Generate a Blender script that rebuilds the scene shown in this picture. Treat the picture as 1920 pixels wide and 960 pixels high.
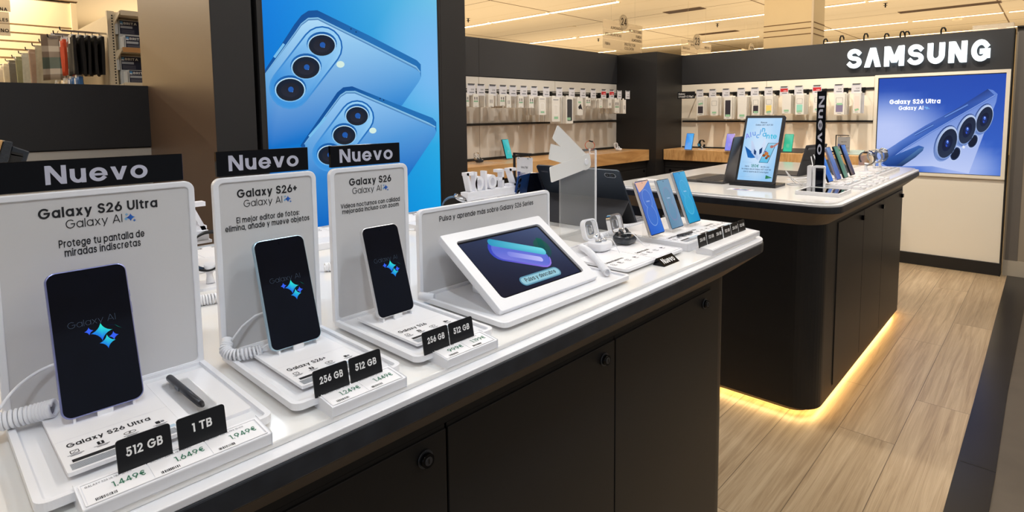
import bpy, bmesh, math, random
from mathutils import Matrix, Vector
R_ = math.radians
rnd = random.Random(7)
for o in list(bpy.data.objects): bpy.data.objects.remove(o)
SC = bpy.context.scene
COL = SC.collection

# ------------------------------------------------------------------ camera (20 mm lens, frame shifted down)
YAW, PITCH, ROLL = R_(-43.28), R_(-4.87), R_(-0.63)
FPX, CX, CY = 1079.7, 960.0, 307.3
CAM = Vector((0, 0, 1.26))
F_ = Vector((math.sin(YAW)*math.cos(PITCH), math.cos(YAW)*math.cos(PITCH), math.sin(PITCH)))
r0 = Vector((math.cos(YAW), -math.sin(YAW), 0)); u0 = r0.cross(F_)
RT = r0*math.cos(ROLL)+u0*math.sin(ROLL); UP = -r0*math.sin(ROLL)+u0*math.cos(ROLL)
cd = bpy.data.cameras.new('camera'); cam = bpy.data.objects.new('camera', cd); COL.objects.link(cam)
cam.matrix_world = Matrix(((RT.x, UP.x, -F_.x, CAM.x), (RT.y, UP.y, -F_.y, CAM.y), (RT.z, UP.z, -F_.z, CAM.z), (0, 0, 0, 1)))
cd.sensor_width = 36; cd.sensor_fit = 'HORIZONTAL'; cd.lens = FPX*36/1920
cd.shift_y = -(480-CY)/1920; cd.clip_start = .02; cd.clip_end = 100
SC.camera = cam

# ------------------------------------------------------------------ light and exposure
vs = SC.view_settings
vs.view_transform = 'Standard'; vs.look = 'None'; vs.exposure = 0.0; vs.gamma = 1; vs.use_curve_mapping = False
W = bpy.data.worlds.new('store_ambient'); SC.world = W; W.use_nodes = True
bg = W.node_tree.nodes['Background']; bg.inputs[0].default_value = (.95, .96, 1.0, 1); bg.inputs[1].default_value = .26
def area(name, loc, sx, sy, power, col, rot=(0, 0, 0)):
    l = bpy.data.lights.new(name, 'AREA'); l.shape = 'RECTANGLE'; l.size = sx; l.size_y = sy; l.energy = power; l.color = col
    o = bpy.data.objects.new(name, l); COL.objects.link(o); o.location = loc; o.rotation_euler = rot; return o
def spot(name, loc, to, power, col, ang, blend=.5, r=.04):
    l = bpy.data.lights.new(name, 'SPOT'); l.energy = power; l.color = col; l.spot_size = R_(ang); l.spot_blend = blend; l.shadow_soft_size = r
    o = bpy.data.objects.new(name, l); COL.objects.link(o); o.location = loc
    o.rotation_euler = (Vector(to)-Vector(loc)).to_track_quat('-Z', 'Y').to_euler(); return o
WARM = (1.0, .80, .55); NEUT = (.96, .96, .98); COOL = (.80, .90, 1.0)
for y, e in ((-1.2, 45), (2.25, 110), (5.7, 80)):              # fluorescent rows over the shop, continuing the visible ones
    area('fluorescent_row', (-1.5, y, 3.24), 9.0, .12, e, (1, .93, .84) if y < 5 else (1, .86, .68))
area('fluorescent_row_aisle', (-8.7, -1.0, 3.22), .14, 4.2, 235, WARM)
area('fluorescent_row_linen', (-6.0, -1.6, 3.2), 3.0, .14, 30, WARM)
for x, y, sx, sy, e in ((-9.0, 8.0, 7, 4, 112), (-10.0, 14, 8, 5, 150), (-2.5, 11.5, 6, 4, 88), (-2.0, 16.5, 8, 5, 130), (3.0, 10, 4, 6, 70), (-2.6, 7.3, 3, 1.2, 45), (-13, 4.5, 4, 4, 120)):   # added fill lamps, hidden behind the shop walls, to brighten the ceiling
    area('added_ceiling_fill', (x, y, 2.0), sx, sy, e, (1.0, .79, .54), (math.pi, 0, 0))
spot('track_spot_counter', (.25, -.1, 2.9), (-.80, .30, .95), 46, COOL, 60, .8, .07)
spot('track_spot_counter', (.1, 1.1, 2.9), (-.85, 1.0, .95), 42, COOL, 60, .8, .07)
spot('track_spot_counter', (-2.0, .9, 2.9), (-1.2, .9, .91), 30, NEUT, 70, .8, .07)
spot('added_fill_low_wall', (-1.2, -.9, 2.9), (-3.3, .35, 1.1), 48, COOL, 58, .8, .06)  # added cool fill for the low wall and fascia, not a track lamp
spot('track_spot_island', (-.6, 2.9, 2.9), (-1.0, 3.2, .91), 50, NEUT, 70, .8, .07)
for y in (3.0, 4.2):
    spot('track_spot_left_wall', (-1.7, y+.3, 2.95), (-3.3, y+.1, 1.1), 60, (1, .96, .90), 66, .7, .03)
for x in (-2.3, -1.45, -.6):
    spot('track_spot_back_wall', (x+.25, 4.1, 2.95), (x+.1, 5.63, 1.05), 100, (1, .91, .78), 66, .7, .03)
spot('track_spot_floor', (.2, 3.0, 2.95), (-.3, 3.2, 0), 42, (1, .88, .72), 60, .8, .05)

# ------------------------------------------------------------------ helpers
def lin(c):
    if isinstance(c, str):
        c = c.lstrip('#'); c = tuple(int(c[i:i+2], 16) for i in (0, 2, 4))
    return tuple(((x/255)/12.92 if x/255 <= .04045 else ((x/255+.055)/1.055)**2.4) for x in c[:3])
MATS = {}
def mat(name, col=(200, 200, 200), rough=.5, metal=0, emit=None, es=1, trans=0, alpha=1, noise=0, nscale=20, bump=0, coat=0, spec=.5, vcol=None, ior=1.45):
    if name in MATS: return MATS[name]
    m = bpy.data.materials.new(name); m.use_nodes = True; nt = m.node_tree; b = nt.nodes['Principled BSDF']; I = b.inputs
    c = lin(col)
    I['Base Color'].default_value = (*c, 1); I['Roughness'].default_value = rough; I['Metallic'].default_value = metal
    I['Transmission Weight'].default_value = trans; I['Alpha'].default_value = alpha; I['Coat Weight'].default_value = coat; I['IOR'].default_value = ior
    I['Specular IOR Level'].default_value = spec; I['Coat Roughness'].default_value = .03
    if emit is not None:
        I['Emission Color'].default_value = (*lin(emit), 1); I['Emission Strength'].default_value = es
    if vcol:
        a = nt.nodes.new('ShaderNodeAttribute'); a.attribute_name = 'Col'
        if vcol == 'emit':
            nt.links.new(a.outputs['Color'], I['Emission Color']); I['Emission Strength'].default_value = es; I['Base Color'].default_value = (.004, .004, .005, 1)
        else: nt.links.new(a.outputs['Color'], I['Base Color'])
    if noise or bump:
        tc = nt.nodes.new('ShaderNodeTexCoord'); n = nt.nodes.new('ShaderNodeTexNoise'); n.inputs['Scale'].default_value = nscale; n.inputs['Detail'].default_value = 5
        nt.links.new(tc.outputs['Object'], n.inputs['Vector'])
        if noise:
            mx = nt.nodes.new('ShaderNodeMix'); mx.data_type = 'RGBA'
            mx.inputs[6].default_value = (*[x*(1-noise) for x in c], 1); mx.inputs[7].default_value = (*[min(1, x*(1+noise)) for x in c], 1)
            nt.links.new(n.outputs['Fac'], mx.inputs[0]); nt.links.new(mx.outputs[2], I['Base Color'])
        if bump:
            bp = nt.nodes.new('ShaderNodeBump'); bp.inputs['Strength'].default_value = bump; bp.inputs['Distance'].default_value = .002
            nt.links.new(n.outputs['Fac'], bp.inputs['Height']); nt.links.new(bp.outputs['Normal'], I['Normal'])
    MATS[name] = m; return m
ART = mat('screen_picture', rough=.12, vcol='emit', es=1.0, spec=.25)
LBOX = mat('lightbox_picture', rough=.45, vcol='emit', es=1.0, spec=.15)
PRN = mat('printed_colour', rough=.5, vcol='base')
M_WHITE = mat('gloss_white_acrylic', (238, 239, 243), .22, noise=.015, nscale=6)
M_WHITE2 = mat('satin_white_plastic', (240, 241, 246), .35, noise=.01, nscale=9)
M_TOP = mat('white_solid_surface', (238, 237, 235), .10, noise=.02, nscale=4, spec=.5)
M_FROST = mat('frosted_grey_acrylic', (212, 211, 212), .38, noise=.02, nscale=5)
M_BLACK = mat('matte_black_laminate', (34, 33, 33), .42, noise=.12, nscale=7, bump=.05, spec=.4)
M_BAND = mat('scuffed_black_laminate', (42, 45, 51), .38, noise=.65, nscale=28, bump=.06)
M_UNDER = mat('grey_brown_metal', (108, 99, 90), .45, noise=.08, nscale=12)
M_FASC = mat('dark_graphite_laminate', (46, 46, 48), .5, noise=.06, nscale=8)
M_TAUPE = mat('taupe_laminate', (108, 84, 64), .42, noise=.05, nscale=6)
M_GLOSSBLK = mat('gloss_black_acrylic', (7, 8, 13), .06, spec=.3, noise=.05, nscale=8)
M_TAG = mat('satin_black_card', (22, 23, 26), .28, noise=.05, nscale=30)
M_LETW = mat('grey_lavender_lettering', (196, 197, 214), .4, noise=.01)
M_LETK = mat('dark_lettering', (26, 27, 32), .6, noise=.02)
M_LETWW = mat('white_lettering', (245, 245, 245), .4, noise=.01)
M_GREEN = mat('green_price_ink', (58, 120, 96), .6, noise=.02)
M_GREY = mat('grey_ink', (120, 122, 130), .6, noise=.02)
M_CARD = mat('white_card', (244, 244, 248), .45, noise=.01)
M_GLASS = mat('black_glass', (9, 13, 25), .06, noise=.5, nscale=18, spec=.35)
M_SILV = mat('brushed_silver', (196, 200, 208), .25, metal=1, noise=.05, nscale=40)
M_CHROME = mat('polished_chrome', (220, 222, 228), .08, metal=1, noise=.02)
M_DARKMET = mat('graphite_metal', (88, 92, 100), .35, metal=.85, noise=.05, nscale=30)
M_CLEAR = mat('clear_acrylic', (250, 252, 252), .02, alpha=.09, noise=.01, spec=.6)
M_MILK = mat('milky_acrylic', (244, 244, 242), .3, alpha=.86, noise=.01)
M_WOODC = None

class MB:
    """one mesh under construction, in its thing's own frame: u right, v up, w towards the viewer"""
    def __init__(s):
        s.bm = bmesh.new(); s.mats = []; s.cl = s.bm.loops.layers.float_color.new('Col'); s.M = Matrix.Identity(4)
    def mi(s, m):
        if m not in s.mats: s.mats.append(m)
        return s.mats.index(m)
    def v(s, p): return s.bm.verts.new(s.M @ Vector(p))
    def f(s, vs_, m, cols=None, smooth=False):
        try: fc = s.bm.faces.new(vs_)
        except ValueError: return None
        fc.material_index = s.mi(m); fc.smooth = smooth
        if cols is not None:
            many = isinstance(cols, list)
            for i, l in enumerate(fc.loops): l[s.cl] = (*(cols[i] if many else cols), 1)
        return fc
    def poly(s, pts, m, col=None, w=0):
        vs_ = [s.v((p[0], p[1], p[2] if len(p) > 2 else w)) for p in pts]
        if col is None: return s.f(vs_, m)
        cols = [lin(col(p[0], p[1])) for p in pts] if callable(col) else lin(col)
        return s.f(vs_, m, cols)
    def prism(s, pts, w0, w1, m, sm=False, mside=None):
        n = len(pts); a = [s.v((p[0], p[1], w0)) for p in pts]; b = [s.v((p[0], p[1], w1)) for p in pts]
        s.f(b, m); s.f(a[::-1], m)
        for i in range(n):
            j = (i+1) % n; s.f([a[i], a[j], b[j], b[i]], mside or m, smooth=sm)
    def box(s, a, b, m):
        x0, x1 = sorted((a[0], b[0])); y0, y1 = sorted((a[1], b[1])); z0, z1 = sorted((a[2], b[2]))
        s.prism([(x0, y0), (x1, y0), (x1, y1), (x0, y1)], z0, z1, m)
    def rr(s, u0, v0, u1, v1, r, w0, w1, m, n=5, mside=None):
        s.prism(rrpts(u0, v0, u1, v1, r, n), w0, w1, m, mside=mside)
    def ring(s, outer, inner, w0, w1, m):
        n = len(outer)
        o0 = [s.v((*p, w0)) for p in outer]; o1 = [s.v((*p, w1)) for p in outer]; i0 = [s.v((*p, w0)) for p in inner]; i1 = [s.v((*p, w1)) for p in inner]
        for k in range(n):
            j = (k+1) % n
            s.f([o1[k], o1[j], i1[j], i1[k]], m); s.f([o0[j], o0[k], i0[k], i0[j]], m)
            s.f([o0[k], o0[j], o1[j], o1[k]], m); s.f([i0[j], i0[k], i1[k], i1[j]], m)
    def frame(s, u0, v0, u1, v1, t, r, w0, w1, m, ri=None, n=5):
        if ri is None: ri = tuple(max(.0004, q-t) for q in r) if isinstance(r, (list, tuple)) else max(.0004, r-t)
        s.ring(rrpts(u0, v0, u1, v1, r, n), rrpts(u0+t, v0+t, u1-t, v1-t, ri, n), w0, w1, m)
    def loft(s, rings, m, closed=False, cap=True, sm=True):
        R = [[s.v(p) for p in r] for r in rings]; n = len(R[0]); k = len(R)
        for i in range(k if closed else k-1):
            A, B = R[i], R[(i+1) % k]
            for j in range(n): s.f([A[j], A[(j+1) % n], B[(j+1) % n], B[j]], m, smooth=sm)
        if cap and not closed: s.f(R[0][::-1], m); s.f(R[-1], m)
    def tube(s, path, r, m, n=8, closed=False, flat=1.0):
        P = [Vector(p) for p in path]; k = len(P); rings = []; prev = None
        for i in range(k):
            if closed: t = P[(i+1) % k]-P[i-1]
            else: t = P[min(i+1, k-1)]-P[max(i-1, 0)]
            if t.length < 1e-9: t = Vector((0, 0, 1))
            t.normalize()
            if prev is None:
                a = Vector((0, 0, 1)) if abs(t.z) < .9 else Vector((1, 0, 0)); nn = t.cross(a).normalized()
            else:
                nn = prev-t*prev.dot(t)
                nn = nn.normalized() if nn.length > 1e-6 else t.orthogonal().normalized()
            prev = nn; bb = t.cross(nn); rr_ = r[i] if isinstance(r, (list, tuple)) else r
            rings.append([P[i]+nn*math.cos(2*math.pi*j/n)*rr_+bb*math.sin(2*math.pi*j/n)*rr_*flat for j in range(n)])
        s.loft(rings, m, closed)
    def cyl(s, p0, p1, r, m, n=16, r2=None):
        s.tube([p0, p1], [r, r if r2 is None else r2], m, n)
    def ell(s, c, rx, ry, rz, m, n=14, k=8):
        rings = []
        for i in range(k+1):
            th = math.pi*i/k; rr_ = max(math.sin(th), .02)
            rings.append([(c[0]+rx*rr_*math.cos(2*math.pi*j/n), c[1]+ry*rr_*math.sin(2*math.pi*j/n), c[2]-rz*math.cos(th)) for j in range(n)])
        s.loft(rings, m)
    def disc(s, c, rx, ry, m, w=0, col=None, n=22, rot=0):
        cr, sr = math.cos(rot), math.sin(rot); pts = []
        for j in range(n):
            x, y = rx*math.cos(2*math.pi*j/n), ry*math.sin(2*math.pi*j/n)
            pts.append((c[0]+x*cr-y*sr, c[1]+x*sr+y*cr, w))
        return s.poly(pts, m, col)
    def star(s, c, r, m, w, col, n=1, q=.32):
        """four-pointed sparkle"""
        pts = []
        for k in range(4):
            a = k*math.pi/2
            for t in (0, 18, 34, 45, 56, 72):
                x, y = math.cos(R_(t))**3.1, math.sin(R_(t))**3.1
                pts.append((c[0]+r*(x*math.cos(a)-y*math.sin(a)), c[1]+r*(x*math.sin(a)+y*math.cos(a)), w))
        return s.poly(pts, m, col)
    def grad(s, u0, v0, u1, v1, w, m, fn, nu=10, nv=10):
        G = [[s.v((u0+(u1-u0)*i/nu, v0+(v1-v0)*j/nv, w)) for i in range(nu+1)] for j in range(nv+1)]
        C = [[lin(fn(i/nu, j/nv)) for i in range(nu+1)] for j in range(nv+1)]
        for j in range(nv):
            for i in range(nu):
                s.f([G[j][i], G[j][i+1], G[j+1][i+1], G[j+1][i]], m, [C[j][i], C[j][i+1], C[j+1][i+1], C[j+1][i]])
    def bevel(s, w, seg=2, ang=30):
        s.bm.normal_update()
        es = [e for e in s.bm.edges if len(e.link_faces) == 2 and e.calc_face_angle(0) > R_(ang)]
        if es: bmesh.ops.bevel(s.bm, geom=es, offset=w, segments=seg, profile=.5, affect='EDGES', clamp_overlap=True)
    # ------- lettering: round monoline capitals and lower case
    def text(s, t, u, v, cap, w, m, wt=.15, al='l', sp=.12, dep=0, col=None, seg=9, sx=1.0, rot=0, fit=None):
        tot = text_width(t, cap*sx, wt, sp)
        if fit: sx *= fit/tot; tot = fit
        x = {'l': 0, 'c': -tot/2, 'r': -tot}[al]
        cr, sr = math.cos(rot), math.sin(rot); c = lin(col) if col and not callable(col) else None
        def P(a, b):
            a, b = x+a*cap*sx, b*cap
            return (u+a*cr-b*sr, v+a*sr+b*cr)
        for ch in t:
            wd, strips = glyph(ch, wt, seg)
            for k_, (L, Rr, closed) in enumerate(strips):
                dz = .00006*k_*(3 if dep else 1); n = len(L); k = n if closed else n-1
                def cc(p): return lin(col(p[0], p[1])) if callable(col) else c
                A = [P(*p) for p in L]; B = [P(*p) for p in Rr]
                a1 = [s.v((*p, w+dep+dz)) for p in A]; b1 = [s.v((*p, w+dep+dz)) for p in B]
                if dep: a0 = [s.v((*p, w)) for p in A]; b0 = [s.v((*p, w)) for p in B]
                for i in range(k):
                    j = (i+1) % n
                    cs = None if col is None else [cc(B[i]), cc(B[j]), cc(A[j]), cc(A[i])]
                    s.f([b1[i], b1[j], a1[j], a1[i]], m, cs)
                    if dep:
                        s.f([a0[i], a0[j], b0[j], b0[i]], m, cs); s.f([a1[i], a1[j], a0[j], a0[i]], m, cs); s.f([b1[j], b1[i], b0[i], b0[j]], m, cs)
                if dep and not closed:
                    cs = None if col is None else [cc(A[0])]*4
                    s.f([a1[0], a0[0], b0[0], b1[0]], m, cs); s.f([b1[-1], b0[-1], a0[-1], a1[-1]], m, cs)
            x += (wd+sp)*cap*sx
        return tot

def rrpts(u0, v0, u1, v1, r, n=5):
    r4 = r if isinstance(r, (list, tuple)) else (r,)*4          # corners: lower right, upper right, upper left, lower left
    out = []
    for (cu, cv, a0, rr_) in ((u1, v0, -90, r4[0]), (u1, v1, 0, r4[1]), (u0, v1, 90, r4[2]), (u0, v0, 180, r4[3])):
        ru = max(1e-5, rr_); ccu = cu-ru if cu == u1 else cu+ru; ccv = cv-ru if cv == v1 else cv+ru
        for i in range(n+1):
            a = R_(a0+90*i/n); out.append((ccu+ru*math.cos(a), ccv+ru*math.sin(a)))
    return out

O_ = [('a', .5, .5, .5, .5, 0, 360)]
GL = {  # width, strokes; 'a' = arc (cx, cy, rx, ry, from, to); 'D' = diagonal cut level at both ends; lower case: 1 = x-height, 2 = ascender, -1 = descender
 'A': (.82, [('D', 0, 0, .5, 1), ('D', 1, 0, .5, 1), [(.22, .28), (.78, .28)]]), 'Λ': (.82, [('D', 0, 0, .5, 1), ('D', 1, 0, .5, 1)]),
 'B': (.62, [[(0, 0), (0, 1), (.6, 1), ('a', .6, .765, .33, .235, 90, -90), (0, .53)], [(0, .53), (.62, .53), ('a', .62, .265, .38, .265, 90, -90), (0, 0)]]),
 'Á': (.82, [('D', 0, 0, .5, 1), ('D', 1, 0, .5, 1), [(.22, .28), (.78, .28)], ('D', .45, 1.06, .65, 1.26)]), 'C': (.86, [[('a', .5, .5, .5, .5, 50, 310)]]), 'D': (.74, [[(0, 0), (0, 1), (.4, 1), ('a', .4, .5, .6, .5, 90, -90), (0, 0)]]),
 'E': (.54, [[(1, 1), (0, 1), (0, 0), (1, 0)], [(0, .5), (.9, .5)]]), 'F': (.52, [[(1, 1), (0, 1), (0, 0)], [(0, .48), (.9, .48)]]),
 'G': (.92, [[('a', .5, .5, .5, .5, 50, 360), (.58, .5)]]), 'H': (.7, [[(0, 0), (0, 1)], [(1, 0), (1, 1)], [(0, .5), (1, .5)]]),
 'I': (.15, [[(.5, 0), (.5, 1)]]), 'J': (.5, [[(1, 1), (1, .35), ('a', .5, .35, .5, .35, 0, -170)]]), 'K': (.66, [[(0, 0), (0, 1)], ('D', .1, .45, 1, 1), ('D', .3, .6, 1, 0)]),
 'L': (.52, [[(0, 1), (0, 0), (1, 0)]]), 'M': (.88, [[(0, 0), (0, 1)], [(1, 0), (1, 1)], ('D', .02, 1, .5, .18), ('D', .98, 1, .5, .18)]),
 'N': (.74, [[(0, 0), (0, 1)], [(1, 0), (1, 1)], ('D', 0, 1, 1, 0)]), 'O': (.98, [O_]), 'Q': (.98, [O_, ('D', .6, .3, 1, -.05)]),
 'P': (.6, [[(0, 0), (0, 1), (.55, 1), ('a', .55, .73, .45, .27, 90, -90), (0, .46)]]),
 'R': (.64, [[(0, 0), (0, 1), (.55, 1), ('a', .55, .73, .42, .27, 90, -90), (0, .46)], ('D', .5, .46, 1, 0)]),
 'S': (.62, [[('a', .5, .755, .47, .245, 28, 270), ('a', .5, .255, .5, .255, 90, -152)]]), 'T': (.64, [[(0, 1), (1, 1)], [(.5, 1), (.5, 0)]]),
 'U': (.7, [[(0, 1), (0, .4), ('a', .5, .4, .5, .4, 180, 360), (1, 1)]]), 'V': (.8, [('D', 0, 1, .5, 0), ('D', 1, 1, .5, 0)]), 'W': (1.1, [('D', 0, 1, .27, 0), ('D', .5, 1, .27, 0), ('D', .5, 1, .73, 0), ('D', 1, 1, .73, 0)]),
 'X': (.74, [('D', 0, 0, 1, 1), ('D', 1, 0, 0, 1)]), 'Y': (.74, [('D', 0, 1, .5, .4), ('D', 1, 1, .5, .4), [(.5, .42), (.5, 0)]]), 'Z': (.66, [[(0, 1), (1, 1)], [(0, 0), (1, 0)], ('D', 1, 1, 0, 0)]),
 '0': (.66, [O_]), '1': (.3, [[(0, 1), (1, 1), (1, 0)]]), '2': (.6, [[('a', .5, .71, .48, .29, 165, -32), (0, 0), (1, 0)]]),
 '3': (.6, [[('a', .47, .765, .42, .235, 140, -90)], [('a', .47, .265, .53, .265, 90, -150)]]), '4': (.68, [[(.74, 0), (.74, 1)], ('D', .74, 1, .02, .22), [(0, .24), (1, .24)]]),
 '5': (.6, [[(.9, 1), (.16, 1), (.1, .56), ('a', .46, .33, .54, .33, 130, -152)]]), '6': (.66, [[('a', .5, .32, .5, .32, 0, 360)], ('D', .7, 1, .1, .36)]),
 '7': (.56, [[(0, 1), (1, 1)], ('D', 1, 1, .3, 0)]), '8': (.64, [[('a', .5, .77, .4, .23, 0, 360)], [('a', .5, .27, .5, .27, 0, 360)]]), '9': (.66, [[('a', .5, .68, .5, .32, 0, 360)], ('D', .3, 0, .9, .64)]),
 '+': (.5, [[(0, .5), (1, .5)], [(.5, .25), (.5, .75)]]), '-': (.36, [[(0, .42), (1, .42)]]), '€': (.72, [[('a', .58, .5, .42, .5, 50, 310)], [(0, .6), (.7, .6)], [(0, .4), (.7, .4)]]), '|': (.1, [[(.5, 0), (.5, 1)]]), '/': (.4, [('D', 0, 0, 1, 1)]), '·': (.16, [('o', .5, .5)]),
 ':': (.16, [('o', .5, 0), ('o', .5, .62)]), '.': (.16, [('o', .5, 0)]), ',': (.16, [('D', .6, .12, .3, -.16)]), ' ': (.22, []), '1.': (.3, []),
 'a': (.68, [O_, [(1, 1), (1, 0)]]), 'b': (.68, [O_, [(0, 2), (0, 0)]]), 'c': (.62, [[('a', .5, .5, .5, .5, 48, 312)]]), 'd': (.68, [O_, [(1, 2), (1, 0)]]), 'e': (.68, [[('a', .5, .5, .5, .5, 0, 318)], [('w', .72), (.1, .5), (.96, .5)]]),
 'f': (.42, [[(.4, 0), (.4, 1.45), ('a', .95, 1.45, .55, .55, 180, 95)], [(0, 1), (.95, 1)]]), 'g': (.68, [O_, [(1, 1), (1, -.35), ('a', .5, -.4, .5, .6, 0, -150)]]), 'h': (.58, [[(0, 0), (0, 2)], [(0, .5), ('a', .5, .5, .5, .5, 180, 0), (1, 0)]]),
 'i': (.15, [[(.5, 0), (.5, 1)], ('o', .5, 1.95)]), 'j': (.2, [[(.8, 1), (.8, -.6), ('a', .1, -.6, .7, .4, 0, -90)], ('o', .8, 1.95)]), 'k': (.56, [[(0, 0), (0, 2)], ('D', .1, .4, 1, 1), ('D', .3, .6, 1, 0)]), 'l': (.15, [[(.5, 0), (.5, 2)]]),
 'm': (.98, [[(0, 0), (0, 1)], [(0, .6), ('a', .25, .6, .25, .4, 180, 0), (.5, 0)], [(.5, .6), ('a', .75, .6, .25, .4, 180, 0), (1, 0)]]), 'n': (.58, [[(0, 0), (0, 1)], [(0, .5), ('a', .5, .5, .5, .5, 180, 0), (1, 0)]]), 'o': (.7, [O_]), 'p': (.68, [O_, [(0, 1), (0, -1)]]), 'q': (.68, [O_, [(1, 1), (1, -1)]]),
 'r': (.36, [[(0, 0), (0, 1)], [(0, .45), ('a', .75, .45, .75, .55, 180, 80)]]), 's': (.5, [[('a', .5, .755, .46, .245, 25, 270), ('a', .5, .255, .5, .255, 90, -155)]]), 't': (.42, [[(.38, 1.6), (.38, .32), ('a', .92, .32, .54, .32, 180, 270)], [(0, 1), (.95, 1)]]),
 'u': (.58, [[(0, 1), (0, .5), ('a', .5, .5, .5, .5, 180, 360)], [(1, 1), (1, 0)]]), 'v': (.66, [('D', 0, 1, .5, 0), ('D', 1, 1, .5, 0)]), 'x': (.6, [('D', 0, 0, 1, 1), ('D', 1, 0, 0, 1)]), 'y': (.66, [('D', 0, 1, .5, 0), ('D', 1, 1, .22, -1)]), 'z': (.52, [[(0, 1), (1, 1)], [(0, 0), (1, 0)], ('D', 1, 1, 0, 0)])}
for k_, b_ in {'á': 'a', 'é': 'e', 'í': 'i', 'ó': 'o', 'ú': 'u'}.items():
    GL[k_] = (GL[b_][0], [q for q in GL[b_][1] if q[0] != 'o']+[('D', .45, 1.35, .8, 1.95)])
GL['ñ'] = (GL['n'][0], GL['n'][1]+[[(.15, 1.5), (.4, 1.65), (.6, 1.5), (.85, 1.65)]])
GL['Ñ'] = (GL['N'][0], GL['N'][1]+[[(.2, 1.22), (.8, 1.22)]])
GL['Ó'] = (GL['O'][0], GL['O'][1]+[('D', .4, 1.08, .65, 1.28)])
GC = {}
def glyph(ch, wt, seg):
    k = (ch, wt, seg)
    if k in GC: return GC[k]
    Wd, st = GL.get(ch, GL[' ']); lower = ch.islower(); h = wt/2; xh = .77; dsc = .24
    if Wd < .17 and st: Wd = max(wt, .1)
    def mp(x, y, hx=None, hy=None):
        hx = wt/2 if hx is None else hx; hy = wt/2 if hy is None else hy
        X = hx+x*(Wd-2*hx)
        if lower:
            if y < 0: Y = hy+y*dsc
            elif y <= 1: Y = hy+y*(xh-2*hy)
            else: Y = xh-hy+(y-1)*(1-xh)
        else: Y = hy+y*(1-2*hy)
        return Vector((X, Y))
    strips = []
    for q in st:
        if q[0] == 'D':
            _, ax, ay, bx, by = q
            A = mp(ax, ay, hy=0); B = mp(bx, by, hy=0); d = B-A; wx = wt*d.length/max(abs(d.y), .2); wx = min(wx, wt*2.2)
            A = mp(ax, ay, hx=wx/2, hy=0); B = mp(bx, by, hx=wx/2, hy=0); o = Vector((wx/2, 0)); A, B = A+(B-A)*.012, B-(B-A)*.012
            if (B-A).y > 0: strips.append(([A-o, B-o], [A+o, B+o], False))
            else: strips.append(([A+o, B+o], [A-o, B-o], False))
            continue
        if q[0] == 'o':
            c = mp(q[1], q[2]); r = wt*.58
            L = [c+Vector((math.cos(2*math.pi*i/10), math.sin(2*math.pi*i/10)))*r for i in range(10)]
            strips.append(([c+Vector((-r, -r*.9)), c+Vector((-r, r*.9))], [c+Vector((r, -r*.9)), c+Vector((r, r*.9))], False)); continue
        pts = []; h = wt/2
        for e in q:
            if e[0] == 'w': h = wt/2*e[1]; continue
            if e[0] == 'a':
                _, cx, cy, rx, ry, a0, a1 = e; n = max(2, int(seg*abs(a1-a0)/180))
                for i in range(n+1):
                    a = R_(a0+(a1-a0)*i/n); pts.append(mp(cx+rx*math.cos(a), cy+ry*math.sin(a)))
            else: pts.append(mp(*e))
        P = [pts[0]]
        for p in pts[1:]:
            if (p-P[-1]).length > 1e-4: P.append(p)
        closed = (P[0]-P[-1]).length < 1e-3
        if closed: P = P[:-1]
        n = len(P); L, Rr = [], []
        for i in range(n):
            d0 = (P[i]-P[i-1]).normalized() if (i > 0 or closed) else None
            d1 = (P[(i+1) % n]-P[i]).normalized() if (i < n-1 or closed) else None
            c = P[i].copy()
            if d0 is None: c -= d1*h; nn = Vector((-d1.y, d1.x))*h
            elif d1 is None: c += d0*h; nn = Vector((-d0.y, d0.x))*h
            else:
                n0 = Vector((-d0.y, d0.x)); n1 = Vector((-d1.y, d1.x)); mm = n0+n1
                if mm.length < 1e-6: mm = n0.copy()
                mm.normalize(); nn = mm*min(h/max(mm.dot(n0), .35), h*2.0)
            L.append(c+nn); Rr.append(c-nn)
        strips.append((L, Rr, closed))
    GC[k] = (Wd, strips); return GC[k]
def text_width(t, cap, wt, sp): return sum((max(GL.get(c, GL[' '])[0], wt if c in 'ilI|' else .1)+sp)*cap for c in t)-sp*cap

def FR(o, u=(0, 1, 0), v=(0, 0, 1)):
    """frame at o: right, up and the normal towards the viewer"""
    u = Vector(u).normalized(); v = Vector(v); v = (v-u*v.dot(u)).normalized(); n = u.cross(v)
    return Matrix(((u.x, v.x, n.x, o[0]), (u.y, v.y, n.y, o[1]), (u.z, v.z, n.z, o[2]), (0, 0, 0, 1)))
def FLAT(o, ang=0):
    """lying on a surface, read from the aisle side (+x)"""
    a = R_(ang); return FR(o, (math.sin(a), math.cos(a), 0), (-math.cos(a), math.sin(a), 0))
def UPR(o, rz=0): return Matrix.Translation(o) @ Matrix.Rotation(R_(rz), 4, 'Z')
def ray(u, v): return F_*FPX+RT*(u-CX)-UP*(v-CY)
def onx(u, v, x): d = ray(u, v); return CAM+d*((x-CAM.x)/d.x)
def ony(u, v, y): d = ray(u, v); return CAM+d*((y-CAM.y)/d.y)
def onz(u, v, z): d = ray(u, v); return CAM+d*((z-CAM.z)/d.z)

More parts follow.
